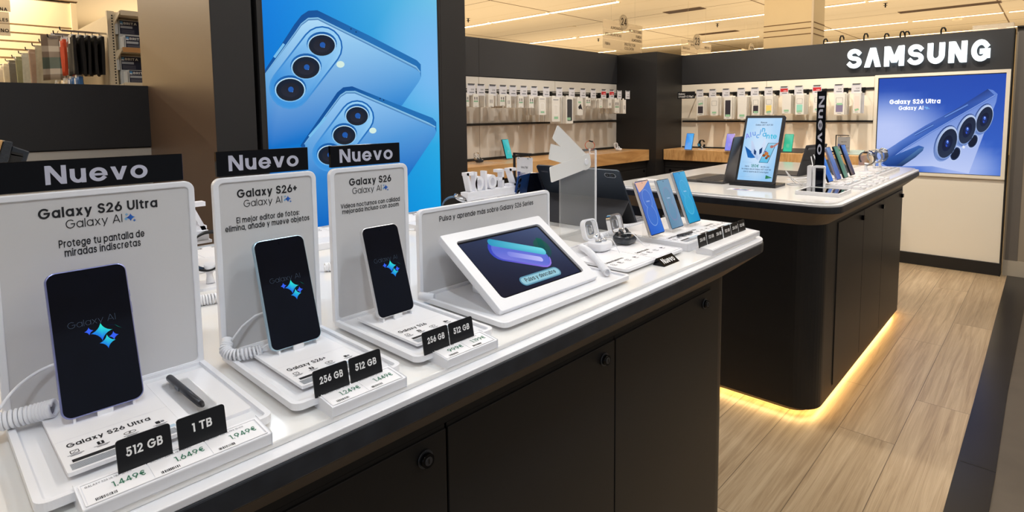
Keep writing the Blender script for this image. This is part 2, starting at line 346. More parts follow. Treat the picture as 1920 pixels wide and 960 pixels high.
def tagit(o, label=None, cat=None, group=None, kind=None):
    if label: o['label'] = label
    if cat: o['category'] = cat
    if group: o['group'] = group
    if kind: o['kind'] = kind
    return o
def thing(name, label, cat, M, group=None):
    o = bpy.data.objects.new(name, None); COL.objects.link(o); o.empty_display_size = .02; o.matrix_world = M
    return tagit(o, label, cat, group)
def part(name, mb, parent=None, label=None, M=None, bevel=0, world=False):
    if bevel: mb.bevel(bevel)
    if world and parent is not None:
        p = parent; T = p.matrix_world.copy()
        mb.bm.transform(T.inverted())
    me = bpy.data.meshes.new(name); mb.bm.to_mesh(me); mb.bm.free()
    for m in mb.mats: me.materials.append(m)
    o = bpy.data.objects.new(name, me); COL.objects.link(o)
    if parent is not None: o.parent = parent
    if M is not None: o.matrix_local = M if parent is not None else M
    if label: o['label'] = label
    return o
def solo(name, label, cat, mb, M=None, group=None, bevel=0):
    o = part(name, mb, None, None, M, bevel); return tagit(o, label, cat, group)
def struct(name, mb, parent=None, bevel=0, M=None):
    o = part(name, mb, parent, None, M, bevel)
    if parent is None: o['kind'] = 'structure'
    return o
def dup(root, M, label=None, group=None):
    def cp(o, par):
        c = o.copy(); COL.objects.link(c); c.parent = par; c.matrix_parent_inverse = o.matrix_parent_inverse.copy()
        for ch in list(o.children): cp(ch, c)
        return c
    r = cp(root, None); r.matrix_world = M
    if label: r['label'] = label
    if group: r['group'] = group
    return r
ORD = 'first second third fourth fifth sixth seventh eighth ninth tenth eleventh twelfth thirteenth fourteenth fifteenth sixteenth'.split()
def mixc(a, b, t): t = max(0, min(1, t)); return tuple(a[i]+(b[i]-a[i])*t for i in range(3))
def bil(c00, c10, c01, c11): return lambda s, t: mixc(mixc(c00, c10, s), mixc(c01, c11, s), t)
# ------------------------------------------------------------------ the setting
def wood_mat(name, c1, c2, c3, plank=None, scale=1.0, rough=.32, axis='y'):
    m = bpy.data.materials.new(name); m.use_nodes = True; nt = m.node_tree; N = nt.nodes.new; L = nt.links.new; b = nt.nodes['Principled BSDF']
    tc = N('ShaderNodeTexCoord'); mp = N('ShaderNodeMapping'); L(tc.outputs['Object'], mp.inputs['Vector'])
    mp.inputs['Rotation'].default_value = (0, 0, R_(90) if axis == 'y' else 0)
    br = N('ShaderNodeTexBrick')
    if plank:
        br.offset = .37; br.inputs['Scale'].default_value = 1; br.inputs['Brick Width'].default_value = plank[0]; br.inputs['Row Height'].default_value = plank[1]
        br.inputs['Mortar Size'].default_value = .0012; br.inputs['Color1'].default_value = (0, 0, 0, 1); br.inputs['Color2'].default_value = (1, 1, 1, 1); br.inputs['Mortar'].default_value = (.5, .5, .5, 1)
        L(mp.outputs['Vector'], br.inputs['Vector'])
    st = N('ShaderNodeMapping'); L(mp.outputs['Vector'], st.inputs['Vector']); st.inputs['Scale'].default_value = (1.1*scale, 24*scale, 6)
    ad = N('ShaderNodeVectorMath'); ad.operation = 'ADD'; L(st.outputs['Vector'], ad.inputs[0])
    if plank:
        sc = N('ShaderNodeVectorMath'); sc.operation = 'SCALE'; sc.inputs['Scale'].default_value = 7.3; L(br.outputs['Color'], sc.inputs[0]); L(sc.outputs['Vector'], ad.inputs[1])
    n1 = N('ShaderNodeTexNoise'); n1.inputs['Scale'].default_value = 1.6; n1.inputs['Detail'].default_value = 8; n1.inputs['Roughness'].default_value = .62; n1.inputs['Distortion'].default_value = .8; L(ad.outputs['Vector'], n1.inputs['Vector'])
    st2 = N('ShaderNodeMapping'); L(ad.outputs['Vector'], st2.inputs['Vector']); st2.inputs['Scale'].default_value = (.5, 7, 1)
    n2 = N('ShaderNodeTexNoise'); n2.inputs['Scale'].default_value = 3.0; n2.inputs['Detail'].default_value = 3; L(st2.outputs['Vector'], n2.inputs['Vector'])
    mm = N('ShaderNodeMath'); mm.operation = 'MULTIPLY_ADD'; mm.inputs[1].default_value = .35; L(n2.outputs['Fac'], mm.inputs[0]); L(n1.outputs['Fac'], mm.inputs[2])
    cr = N('ShaderNodeValToRGB'); e = cr.color_ramp.elements; e[0].position = .42; e[0].color = (*lin(c1), 1); e[1].position = .88; e[1].color = (*lin(c3), 1)
    k = e.new(.64); k.color = (*lin(c2), 1); L(mm.outputs[0], cr.inputs['Fac'])
    out = cr.outputs['Color']
    if plank:
        tint = N('ShaderNodeMix'); tint.data_type = 'RGBA'; tint.blend_type = 'MULTIPLY'; tint.inputs[0].default_value = 1
        tr = N('ShaderNodeValToRGB'); te = tr.color_ramp.elements; te[0].color = (.80, .78, .76, 1); te[1].color = (1.06, 1.05, 1.04, 1); L(br.outputs['Color'], tr.inputs['Fac'])
        L(out, tint.inputs[6]); L(tr.outputs['Color'], tint.inputs[7])
        dk = N('ShaderNodeMix'); dk.data_type = 'RGBA'; L(br.outputs['Fac'], dk.inputs[0]); L(tint.outputs[2], dk.inputs[6]); dk.inputs[7].default_value = (*[x*.45 for x in lin(c1)], 1); out = dk.outputs[2]
    L(out, b.inputs['Base Color']); b.inputs['Roughness'].default_value = rough
    bp = N('ShaderNodeBump'); bp.inputs['Strength'].default_value = .12; bp.inputs['Distance'].default_value = .002; L(n1.outputs['Fac'], bp.inputs['Height']); L(bp.outputs['Normal'], b.inputs['Normal'])
    return m
M_FLOOR = wood_mat('oak_plank_floor', (150, 127, 100), (183, 160, 129), (207, 186, 155), (1.25, .19), 1.0, .33)
M_OAK = wood_mat('honey_oak_veneer', (172, 124, 72), (202, 154, 98), (222, 178, 122), None, 1.3, .3)
M_STEEL = mat('dark_worn_steel', (42, 41, 42), .24, noise=.35, nscale=5, metal=.4)
M_TILE = mat('grey_brown_floor_tile', (94, 86, 76), .45, noise=.22, nscale=9)
M_CEIL = mat('cream_metal_ceiling', (238, 222, 190), .5, noise=.01)
M_CREAM = mat('cream_wall_panel', (232, 216, 182), .5, noise=.02, nscale=5)
M_PANEL = mat('warm_white_panel', (208, 202, 192), .45, noise=.015, nscale=4)
M_PANEL2 = mat('cream_white_panel', (240, 231, 214), .45, noise=.015, nscale=4)
M_SEAM = mat('panel_seam_shadow_gap', (150, 138, 120), .7, noise=.05)
M_SLOT = mat('dark_slot', (30, 28, 26), .6, noise=.1)
M_GREYW = mat('grey_beige_wall', (150, 138, 122), .55, noise=.05, nscale=3)

mb = MB(); mb.box((-3.311, -4, -.05), (-.195, 5.75, 0), M_FLOOR); struct('floor', mb)
mb = MB(); mb.box((-17, -5, -.06), (-3.311, 22, -.004), M_TILE); mb.box((-3.311, 5.75, -.06), (-.195, 22, -.004), M_TILE); mb.box((-.195, -5, -.06), (5, 22, -.002), M_TILE); struct('floor', mb)
mb = MB()
pts = [(-.190, -4), (-.185, 2.1), (-.186, 3.0), (-.193, 4.4), (-.198, 5.7)]; pr = [(-.075, 5.7), (-.085, 4.4), (-.092, 3.3), (-.088, 2.5), (-.09, 2.1), (-.09, -4)]
mb.prism([(x-.008, y) for x, y in pts]+pr, -.05, .003, M_STEEL)
mb.box((-.186, 2.53, .003), (-.088, 2.534, .0036), M_SLOT); struct('trim_floor', mb)

# left wall of the shop (plane x = -3.311): a low run on the near side, a full run beyond the tall box
XL = -3.311
mb = MB(); mb.box((XL-.1, -2.5, 1.122), (XL, .868, 1.424), M_FASC); mb.box((XL-.1, -2.5, 0), (XL-.012, .868, 1.116), M_PANEL); mb.box((XL-.1, -2.5, 1.116), (XL-.02, .868, 1.122), M_SLOT)
mb.box((XL-.1, 2.2, 1.566), (XL, 5.109, 1.862), M_FASC); mb.box((XL-.1, 2.2, 0), (XL-.006, 5.109, 1.56), M_PANEL); mb.box((XL-.1, 2.2, 1.56), (XL-.015, 5.109, 1.566), M_SLOT)
for y in (3.15, 4.10): mb.box((XL-.006, y, .9), (XL-.0055, y+.004, 1.56), M_SEAM)
mb.box((XL-.001, 3.15, 1.566), (XL+.0006, 3.154, 1.862), M_SLOT); struct('wall_left', mb)
mb = MB(); mb.box((XL-.006, 2.2, 1.178), (XL+.004, 5.109, 1.196), M_SLOT); mb.box((XL-.006, 2.2, 1.428), (XL+.008, 5.109, 1.452), M_SLOT); mb.box((XL-.006, 2.2, .9), (XL+.004, 5.109, .92), M_SLOT); struct('trim_1', mb)
# corner pier
mb = MB(); mb.box((XL-.1, 5.109, 0), (-2.856, 5.75, 1.858), M_BLACK); struct('wall_corner', mb, bevel=.002)
# back wall (plane y = 5.63)
YB = 5.63; XR = -.244
mb = MB(); mb.box((-2.856, YB, 1.556), (XR, YB+.12, 1.852), M_FASC); mb.box((-2.856, YB+.006, .1), (-1.112, YB+.1, 1.55), M_PANEL2)
mb.box((-1.112, YB+.006, .1), (XR-.008, YB+.1, .735), M_PANEL2); mb.box((-1.112, YB+.02, .735), (XR, YB+.1, 1.556), M_SLOT); mb.box((XR-.008, YB-.002, 0), (XR, YB+.12, 1.852), M_SLOT); mb.box((-2.856, YB+.014, 1.55), (XR, YB+.1, 1.556), M_SLOT)
mb.box((-1.999, YB+.0055, .9), (-1.996, YB+.0062, 1.55), M_SEAM); struct('wall_back', mb)
mb = MB(); mb.box((-2.856, YB-.01, .004), (XR, YB+.006, .1), M_BLACK); struct('baseboard_back', mb, bevel=.002)
mb = MB()
for z, h in ((1.438, .02), (1.165, .016), (.897, .016)): mb.box((-2.84, YB-.006, z), (-1.118, YB+.006, z+h), M_SLOT)
struct('trim_2', mb)
mb = MB(); mb.box((-.235, 5.70, .12), (3, 5.8, 1.86), M_GREYW); mb.box((-.235, 5.69, 0), (3, 5.8, .12), mat('pale_skirting', (176, 166, 150), .5, noise=.05)); mb.box((-.235, 5.66, 1.858), (3, 5.8, 1.868), M_SLOT)
mb.box((-.225, 5.694, .12), (-.155, 5.70, 1.86), mat('slate_grey_panel', (104, 98, 92), .5, noise=.05)); struct('wall_right', mb)

# store ceiling with its long panel joints, and the cream slat wall far left
mb = MB(); mb.box((-18, -5, 3.3), (6, 24, 3.36), M_CEIL)
gr = mat('ceiling_joint', (128, 104, 74), .7, noise=.05)
for x in (-10.9, -7.45, -4.15, -.9, 2.5): mb.box((x-.012, -5, 3.297), (x+.012, 24, 3.3), gr)
for y in (7.4, 10.9, 14.5, 17.6, 20.7): mb.box((-18, y-.006, 3.298), (6, y+.006, 3.3), gr)
for y in [5.2+.86*i for i in range(19)]: mb.box((-18, y-.002, 3.299), (6, y+.002, 3.3), mat('ceiling_fine_joint', (214, 192, 152), .7, noise=.05))
struct('ceiling', mb)
mb = MB(); mb.box((-9.2, -4, 0), (-9.1, 1.64, 2.72), M_CREAM)
for k in range(5): mb.box((-9.1, -4, 2.40-.1*k), (-9.097, 1.6, 2.413-.1*k), mat('slat_groove', (120, 92, 60), .7, noise=.05))
mb.box((-9.1, 1.585, 0), (-9.07, 1.645, 2.72), M_CREAM); mb.box((-9.2, -4, 2.735), (-9.08, 1.66, 2.745), gr); struct('wall_left', mb)
mb = MB(); mb.box((-17, -4, 0), (-16.9, 22, 3.3), M_CREAM); mb.box((-17, 21, 0), (6, 21.1, 3.3), M_CREAM); struct('wall_store', mb)
mb = MB(); mb.box((-3.18, 8.8, 0), (-2.52, 9.35, 3.3), M_CREAM)
for z in (2.50, 2.42, 2.34): mb.box((-3.181, 8.797, z), (-2.515, 9.352, z+.012), mat('slat_groove', (120, 92, 60), .7))
mb.box((-2.535, 8.79, 0), (-2.51, 8.815, 3.3), mat('white_corner_bead', (226, 214, 196), .4, noise=.02)); struct('wall_pillar', mb)

# tall box that carries the blue lightbox
XP = -2.44
PY = [onx(u, 100, XP).y for u in (396.4, 474.5, 484, 491.6, 822.5, 870)]
mb = MB(); mb.box((-3.4, .868, 0), (XP-.06, 2.215, 2.6), M_TAUPE)
mb.box((XP-.06, .869, 0), (XP, PY[1], 2.6), M_FASC); mb.box((XP-.06, PY[2], 0), (XP+.004, PY[3], 2.6), M_FASC); mb.box((XP-.06, PY[4], 0), (XP+.004, 2.215, 2.6), M_FASC)
mb.box((XP-.06, .868, 0), (XP-.001, .8688, 2.6), M_TAUPE); mb.box((XP-.06, PY[4]+.012, .3), (XP+.0044, PY[4]+.015, 2.6), M_SLOT); struct('wall_pillar', mb)
def P2Y(u, v): q = onx(u, v, XP+.001); return (q.y, q.z)
def C2(x, y): return P2Y(480+x/2.0875, y/2.0875)               # reading of a 2.09x enlargement of the poster
mb = MB(); fr = FR((XP, 0, 0)); y0, y1 = PY[3]+.001, PY[4]-.001; za, zb = .60, 2.1
mb.frame(y0, za, y1, zb, .006, .002, -.04, .003, M_FASC)
b1 = bil((0, 100, 190), (0, 150, 225), (0, 132, 228), (128, 206, 228))
mb.grad(y0+.004, za, y1-.004, zb, .0, LBOX, lambda s, t: mixc(b1(s, t), (120, 185, 240), max(0, 1-((s-1)**2*5+(t-.62)**2*14)))*1, 14, 18)
def gp(pts, col, w): mb.poly([(*C2(*p), w) for p in pts], LBOX, col)
def ramp(p, q, ca, cb):
    p, q = Vector(C2(*p)), Vector(C2(*q)); d = q-p
    return lambda x, y: mixc(ca, cb, (Vector((x, y))-p).dot(d)/d.length_squared)
def strip(pa, pb, ca, cb, w):
    n = len(pa)
    for i in range(n-1):
        q = [pa[i], pa[i+1], pb[i+1], pb[i]]; f = mb.f([mb.v((*C2(*k), w)) for k in q], LBOX, [lin(k) for k in (ca[i], ca[i+1], cb[i+1], cb[i])])
def caps(a, b, r, n=10):
    a, b = Vector(a), Vector(b); d = (b-a).normalized(); nrm = Vector((-d.y, d.x)); t0 = math.atan2(nrm.y, nrm.x)
    return [tuple(b+Vector((math.cos(t0-math.pi*i/n), math.sin(t0-math.pi*i/n)))*r) for i in range(n+1)]+[tuple(a+Vector((math.cos(t0+math.pi-math.pi*i/n), math.sin(t0+math.pi-math.pi*i/n)))*r) for i in range(n+1)]
def phone_art(face, edge, hl, isl, r, lens, flash, fr_, w, c_hi, c_lo, g0, g1):
    gp(edge, ramp(edge[0], edge[-1], (8, 78, 150), (30, 110, 180)), w)
    strip(hl[0], hl[1], [(150, 210, 245)]*len(hl[0]), [(20, 90, 160)]*len(hl[0]), w+.0003)
    gp(face, ramp(g0, g1, c_hi, c_lo), w+.0006)
    o = caps(isl[0], isl[1], r); i_ = caps(isl[0], isl[1], r-6)
    gp(o, ramp(isl[1], isl[0], (12, 98, 178), (70, 150, 220)), w+.0009); gp(i_, ramp(isl[1], isl[0], (150, 206, 244), (60, 146, 220)), w+.0012)
    for (x, y, a, b) in lens:
        for f_, c0, c1, q in ((1.10, (16, 92, 168), (60, 140, 205), 0), (1.04, (200, 232, 248), (120, 185, 235), 1), (.95, (14, 30, 52), (30, 34, 44), 2), (.62, (24, 28, 40), (40, 44, 58), 3)):
            n = 26; gp([(x+a*f_*math.cos(2*math.pi*j/n), y+b*f_*math.sin(2*math.pi*j/n)+(-6*f_ if q == 0 else 0)) for j in range(n)], ramp((x, y-b), (x, y+b), c0, c1), w+.0015+.0003*q)
        for dx, dy, rr_, c in ((2, -2, 11, (30, 88, 170)), (-2, -3, 5, (170, 215, 250)), (8, 6, 3, (90, 150, 230))):
            gp([(x+dx+rr_*math.cos(2*math.pi*j/12), y+dy+rr_*math.sin(2*math.pi*j/12)) for j in range(12)], c, w+.003+.0001*rr_)
    gp([(flash[0]+fr_*math.cos(2*math.pi*j/16), flash[1]+fr_*.82*math.sin(2*math.pi*j/16)) for j in range(16)], (212, 236, 226), w+.0015)
phone_art([(30, 300), (150, 140), (178, 100), (205, 80), (242, 78), (440, 176), (625, 270), (642, 284), (645, 304), (636, 322), (572, 412), (420, 470), (200, 560), (60, 580), (42, 560)],
          [(28, 285), (150, 96), (178, 60), (205, 42), (240, 40), (445, 140), (630, 236), (645, 252), (646, 300), (400, 360), (100, 360)],
          ([(30, 296), (150, 130), (176, 92), (204, 70), (243, 68), (440, 165), (628, 260), (644, 282)], [(30, 302), (150, 140), (178, 100), (205, 80), (242, 78), (440, 176), (624, 270), (640, 286)]),
          ((133, 345), (257, 184)), 82, [(257, 178, 54, 43), (195, 265, 56, 45), (133, 352, 58, 46)], (330, 252), 16, .0006, (172, 216, 246), (14, 112, 200), (250, 90), (300, 520))
phone_art([(190, 562), (300, 420), (330, 380), (352, 366), (385, 366), (520, 424), (672, 490), (698, 500), (704, 516), (696, 534), (592, 690), (480, 900), (240, 905), (200, 700)],
          [(172, 570), (290, 400), (316, 362), (340, 342), (375, 338), (520, 396), (690, 462), (704, 478), (705, 515), (500, 560), (240, 640)],
          ([(186, 564), (300, 410), (328, 372), (350, 357), (386, 356), (522, 414), (674, 480), (702, 496)], [(190, 566), (300, 420), (330, 380), (352, 366), (385, 366), (520, 424), (670, 490), (698, 502)]),
          ((285, 604), (393, 460)), 68, [(393, 455, 45, 38), (343, 530, 46, 38), (285, 608, 46, 38)], (455, 511), 14, .0046, (150, 200, 242), (0, 98, 190), (380, 380), (440, 760))
for a, b, q in (((70, 225), (108, 172), .005), ((205, 535), (270, 460), .0095)):   # side buttons
    a, b = Vector(a), Vector(b); d = (b-a).normalized(); n = Vector((-d.y, d.x))*5; gp([tuple(a+n), tuple(b+n), tuple(b-n), tuple(a-n)], (120, 190, 235), q)
for x, y in ((368, 114), (388, 126), (482, 386), (496, 392)): gp([(x+3*math.cos(j), y+3*math.sin(j)) for j in range(6)], (6, 50, 100), .0095)
lt = thing('lightbox_poster', 'tall blue lightbox poster of two phone backs, in a black frame on the tall box', 'poster', fr)
part('picture', mb, lt)
# ------------------------------------------------------------------ the two display counters
ZT = .91
def counter(label, x0, x1, y0, y1, bx, by0, by1, doors, rl):
    t = thing('display_counter', label, 'display counter', Matrix.Translation(((x0+x1)/2, (y0+y1)/2, 0)))
    mb = MB(); mb.rr(x0+.020, y0+.020, x1-.020, y1-.020, .075, .9025, ZT, M_TOP, 8); mb.bevel(.0015); part('countertop', mb, t, world=True)
    mb = MB(); mb.rr(x0+.002, y0+.002, x1-.002, y1-.002, .09, .894, .9024, M_WHITE2, 8); mb.bevel(.001); part('counter_edge', mb, t, 'white lower ledge of the top', world=True)
    mb = MB(); mb.rr(x0, y0, x1, y1, .092, .868, .894, M_BAND, 8); mb.bevel(.002); part('edge_band', mb, t, 'black band under the white top', world=True)
    mb = MB(); A = rrpts(x0+.001, y0+.001, x1-.001, y1-.001, .091, 8); B = rrpts(x0+x1-bx, by0-.004, bx, by1+.004, .1, 8)
    mb.loft([[(*p, .868) for p in A], [(*p, .806) for p in B]], M_UNDER, cap=True, sm=False); part('sloping_apron', mb, t, world=True)
    mb = MB(); mb.rr(x0+x1-bx-.004, by0, bx-.004, by1, .1, .034, .806, M_BLACK, 10); 
    for (ya, yb, ly) in doors: mb.box((bx-.0062, ya-.002, .066), (bx-.0036, yb+.002, .792), M_SLOT)
    part('cabinet_body', mb, t, world=True)
    mb = MB(); mb.rr(x0+x1-bx+.03, by0+.05, bx-.05, by1-.05, .08, .0, .034, M_SLOT, 8); part('plinth', mb, t, world=True)
    for (ya, yb, ly) in doors:
        mb = MB(); mb.box((bx-.006, ya+.002, .072), (bx, yb-.002, .786), M_BLACK); mb.bevel(.0012); d = part('door', mb, t, world=True)
        if ly is None: continue
        mb = MB()
        if rl == 'round':
            mb.cyl((bx, ly, .757), (bx+.004, ly, .757), .0135, M_DARKMET, 22); mb.cyl((bx, ly, .757), (bx+.0105, ly, .757), .0105, M_GLOSSBLK, 22); mb.cyl((bx, ly, .757), (bx+.0115, ly, .757), .0065, M_DARKMET, 18); mb.box((bx+.0115, ly-.0008, .7535), (bx+.0122, ly+.0008, .7605), M_SLOT)
        else:
            mb.box((bx, ly-.011, .742), (bx+.012, ly+.004, .764), M_GLOSSBLK); mb.box((bx, ly+.004, .744), (bx+.013, ly+.008, .762), M_SILV); mb.bevel(.001)
        mb.bm.transform(t.matrix_world.inverted()); part('lock', mb, d, 'small key lock at the upper corner of the door')
    return t
counter('long black-sided display counter with white top holding the boards headed Nuevo', -1.645, -.578, -.45, 1.715, -.652, -.35, 1.63,
        [(-.30, .076, .03), (.078, .541, .497), (.541, 1.004, .961), (1.004, 1.471, 1.428)], 'round')
isl = counter('black-sided island counter with white top, amber light glowing under it', -1.645, -.578, 2.385, 4.27, -.648, 2.462, 4.24,
        [(2.71, 3.165, 3.125), (3.165, 3.60, 3.56), (3.60, 4.13, 4.09)], 'clip')
M_LED = mat('amber_led', (255, 205, 130), .4, emit=(255, 206, 128), es=25)
mb = MB(); xa, xb, ya, yb = -1.55, -.672, 2.486, 4.21
mb.ring(rrpts(xa, ya, xb, yb, .085, 8), rrpts(xa+.012, ya+.012, xb-.012, yb-.012, .073, 8), .0262, .0338, M_LED); part('led_strip', mb, isl, 'glowing amber strip under the cabinet', world=True)

# ------------------------------------------------------------------ display boards with trays
FLATM = Matrix(((1, 0, 0, 0), (0, 0, 1, 0), (0, -1, 0, 0), (0, 0, 0, 1)))          # (a, b, c): a right, b away from the viewer, c up
def sparkle_print(mb, u, v, r, w):
    f = lambda x, y: mixc((10, 60, 160), (60, 130, 215), (x-u+r)/(2*r))
    mb.star((u, v), r, PRN, w, f); mb.star((u-r*.95, v-r*.25), r*.5, PRN, w, (120, 180, 225)); mb.star((u-r*.8, v+r*.8), r*.42, PRN, w, (130, 175, 215)); mb.star((u+r*.75, v-r*.85), r*.4, PRN, w, (70, 120, 190))
def spec_icons(mb, u0, v, w, k=1.0):
    """little icon row of a spec card: screen, chip, dial, camera, each over two lines of small print"""
    m = M_LETK
    for i, du in enumerate((0, .021, .046, .072)):
        x = u0+du*k; y = v
        if i == 0: mb.frame(x-.0035*k, y-.0035*k, x+.0035*k, y+.0035*k, .0006, .001, w-.0002, w, m, n=2); mb.poly([(x-.002*k, y-.002*k, w), (x-.0013*k, y-.002*k, w), (x+.002*k, y+.0018*k, w), (x+.0014*k, y+.002*k, w)], m)
        elif i == 1:
            mb.rr(x-.0028*k, y-.0035*k, x+.0028*k, y+.0035*k, .0008, w-.0002, w, m, 2)
            for q in (-.0018, 0, .0018): mb.disc((x, y+q*k), .0008*k, .0008*k, M_CARD, w+.0002, n=8)
        elif i == 2: mb.ring([(x+.0055*k*math.cos(j*math.pi/9), y+.003*k*math.sin(j*math.pi/9)) for j in range(18)], [(x+.0049*k*math.cos(j*math.pi/9), y+.0025*k*math.sin(j*math.pi/9)) for j in range(18)], w-.0002, w, m); mb.disc((x, y), .0012*k, .0012*k, m, w, n=8)
        else: mb.rr(x-.0028*k, y-.003*k, x+.0012*k, y+.003*k, .0006, w-.0002, w, m, 2); mb.rr(x+.0018*k, y-.002*k, x+.005*k, y+.0018*k, .0006, w-.0002, w, M_GREY, 2)
        for q, l in ((-.0062, .013), (-.0082, .009)): mb.poly([(x-l/2*k, y+q*k, w), (x+l/2*k, y+q*k, w), (x+l/2*k, y+(q+.0009)*k, w), (x-l/2*k, y+(q+.0009)*k, w)], M_GREY)
def spec_card(parent, title, u0, u1, b0, b1, tw, low=True, name='spec_card', c0=.016, ttl_b=None, th=.004):
    """printed card lying on the tray: b grows away from the viewer"""
    mb = MB(); mb.M = FLATM; mb.rr(u0, b0, u1, b1, .002, c0, c0+th, M_CARD, 2)
    w = c0+th+.0003; tb = b0+.052 if ttl_b is None else ttl_b
    mb.poly([(u0, tb+.019, w), (u1, tb+.019, w), (u1, tb+.0194, w), (u0, tb+.0194, w)], PRN, (214, 215, 224))
    mb.text(title, u0+.008, tb, .0095, w, M_LETK, .17, fit=tw); spec_icons(mb, u0+.012, tb-.012, w, (u1-u0)/.1)
    if low:
        mb.poly([(u0+.007, b0+.018, w), (u0+.052, b0+.018, w), (u0+.052, b0+.024, w), (u0+.007, b0+.024, w)], M_LETK); mb.poly([(u0+.052, b0+.018, w), (u1-.006, b0+.018, w), (u1-.006, b0+.024, w), (u0+.052, b0+.024, w)], PRN, (178, 202, 222))
        for q in range(7): mb.poly([(u0+.004, b0+.003+q*.0019, w), (u1-.008, b0+.003+q*.0019, w), (u1-.008, b0+.0041+q*.0019, w), (u0+.004, b0+.0041+q*.0019, w)], PRN, (150, 156, 164))
    return part(name, mb, parent)
def stand(y0, y1, hy, label, title, tw, l1, w1, l2, w2, ht=.266, landscape=None, lc=.0094, dy=.0112):
    yc = (y0+y1)/2; W2 = (y1-y0)/2; t = thing('display_board', label, 'display board', FR((-.848, yc, ZT)))
    mb = MB(); mb.frame(-W2, .010, W2, ht, .0075, (.004, .012, .012, .004), -.007, .003, M_WHITE2, .006, 6); mb.bevel(.0012, 2, 50); part('board_border', mb, t, 'white rim of the board')
    mb = MB(); mb.rr(-W2+.0072, .0172, W2-.0072, ht-.0072, (.003, .006, .006, .003), -.004, .0012, M_FROST, 5); w = .0016
    if landscape is None:
        mb.text(title, 0, .2355, .0122, w, M_LETK, .18, 'c', fit=tw); mb.text('Galaxy AI', -.007, .2212, .0105, w, M_LETK, .095, 'c', fit=.058); sparkle_print(mb, .030, .2262, .0052, w)
        mb.text(l1, 0, .1992, lc, w, M_LETK, .15, 'c', fit=w1); mb.text(l2, 0, .1992-dy, lc, w, M_LETK, .15, 'c', fit=w2)
    else: mb.text(title, .695-yc, .148, .0108, w, M_LETK, .145, 'l', fit=.272)
    part('frosted_panel', mb, t, 'grey frosted panel with dark lettering')
    mb = MB(); mb.M = FLATM; mb.rr(-W2+.002, -.219, W2-.002, .0, (.012, .002, .002, .012), .0075, .0110, M_WHITE, 5)
    mb.frame(-W2, -.221, W2, .002, .0065, (.012, .003, .003, .012), .0070, .0155, M_WHITE2, None, 6); mb.rr(-W2+.016, -.2, W2-.016, -.01, .01, 0, .0075, M_WHITE2, 4); part('base_tray', mb, t, 'white tray with raised rim')
    if hy:
        h0, h1 = hy[0]-yc, hy[1]-yc
        mb = MB(); mb.box((h0, .2675, -.010), (h1, .303, -.003), M_GLOSSBLK); mb.bevel(.0006); mb.text('Nuevo', (h0+h1)/2, .2745, .0222, -.0026, M_LETW, .18, 'c', fit=.104, seg=14); part('header_sign', mb, t, 'black gloss header reading Nuevo')
    return t, yc, W2
def cradle(t, u, wp, v=.024, k=1.0):
    mb = MB(); mb.box((u-.0075*k, .014, wp+.002), (u+.0075*k, v+.003, wp+.0065), M_WHITE2); mb.box((u-.030*k, .0135, wp-.022), (u+.030*k, v-.005, wp-.0005), M_CLEAR)
    for s in (-1, 1): mb.box((u+s*.028*k-.0012, v-.008, wp-.008), (u+s*.028*k+.0012, v+.0012, wp+.0058), M_WHITE2)
    mb.cyl((u, v-.004, wp-.016), (u, v+.06, wp-.034), .008, M_WHITE2, 14); mb.cyl((u, v+.05, wp-.030), (u, v+.05, wp-.0205), .017, M_WHITE2, 18); part('phone_cradle', mb, t, 'white cradle holding the phone')
TILT = 17.5
def phone_M(x, y, z, tilt=TILT, rz=0):
    a = R_(tilt); b = R_(rz); u = (-math.sin(b), math.cos(b), 0); back = (-math.cos(b), -math.sin(b), 0)
    return FR((x, y, z), u, (back[0]*math.sin(a), back[1]*math.sin(a), math.cos(a)))
def phone(label, M, w, h, bodycol, screen, group=None, name='smartphone', th=.0078, r=.010, metal=.6, notch=False):
    t = thing(name, label, 'phone', M, group); W2 = w/2
    mb = MB(); mb.rr(-W2, 0, W2, h, r, -th/2, th/2, mat('phone_body_%d_%d_%d' % bodycol, bodycol, .3, metal=metal, noise=.03, nscale=30), 7); mb.bevel(.0016, 2, 40)
    part('phone_body', mb, t)
    mb = MB(); z = th/2; mb.rr(-W2+.0014, .0014, W2-.0014, h-.0014, r-.001, z-.001, z+.0002, M_GLASS, 7); screen(mb, W2-.0026, .0030, h-.0030, z+.0005)
    if notch: mb.poly([(-.003, h-.0028, z+.0009), (0, h-.006, z+.0009), (.003, h-.0028, z+.0009)], M_GLASS)
    else: mb.disc((0, h-.0075), .0016, .0016, M_GLASS, z+.0009, n=12)
    part('phone_screen', mb, t)
    mb = MB()
    for v0, v1 in ((.62*h, .70*h), (.74*h, .79*h)): mb.box((W2-.0002, v0, -.0012), (W2+.0007, v1, .0012), mat('phone_body_%d_%d_%d' % bodycol, bodycol))
    mb.bevel(.0003, 1); part('side_button', mb, t)
    return t
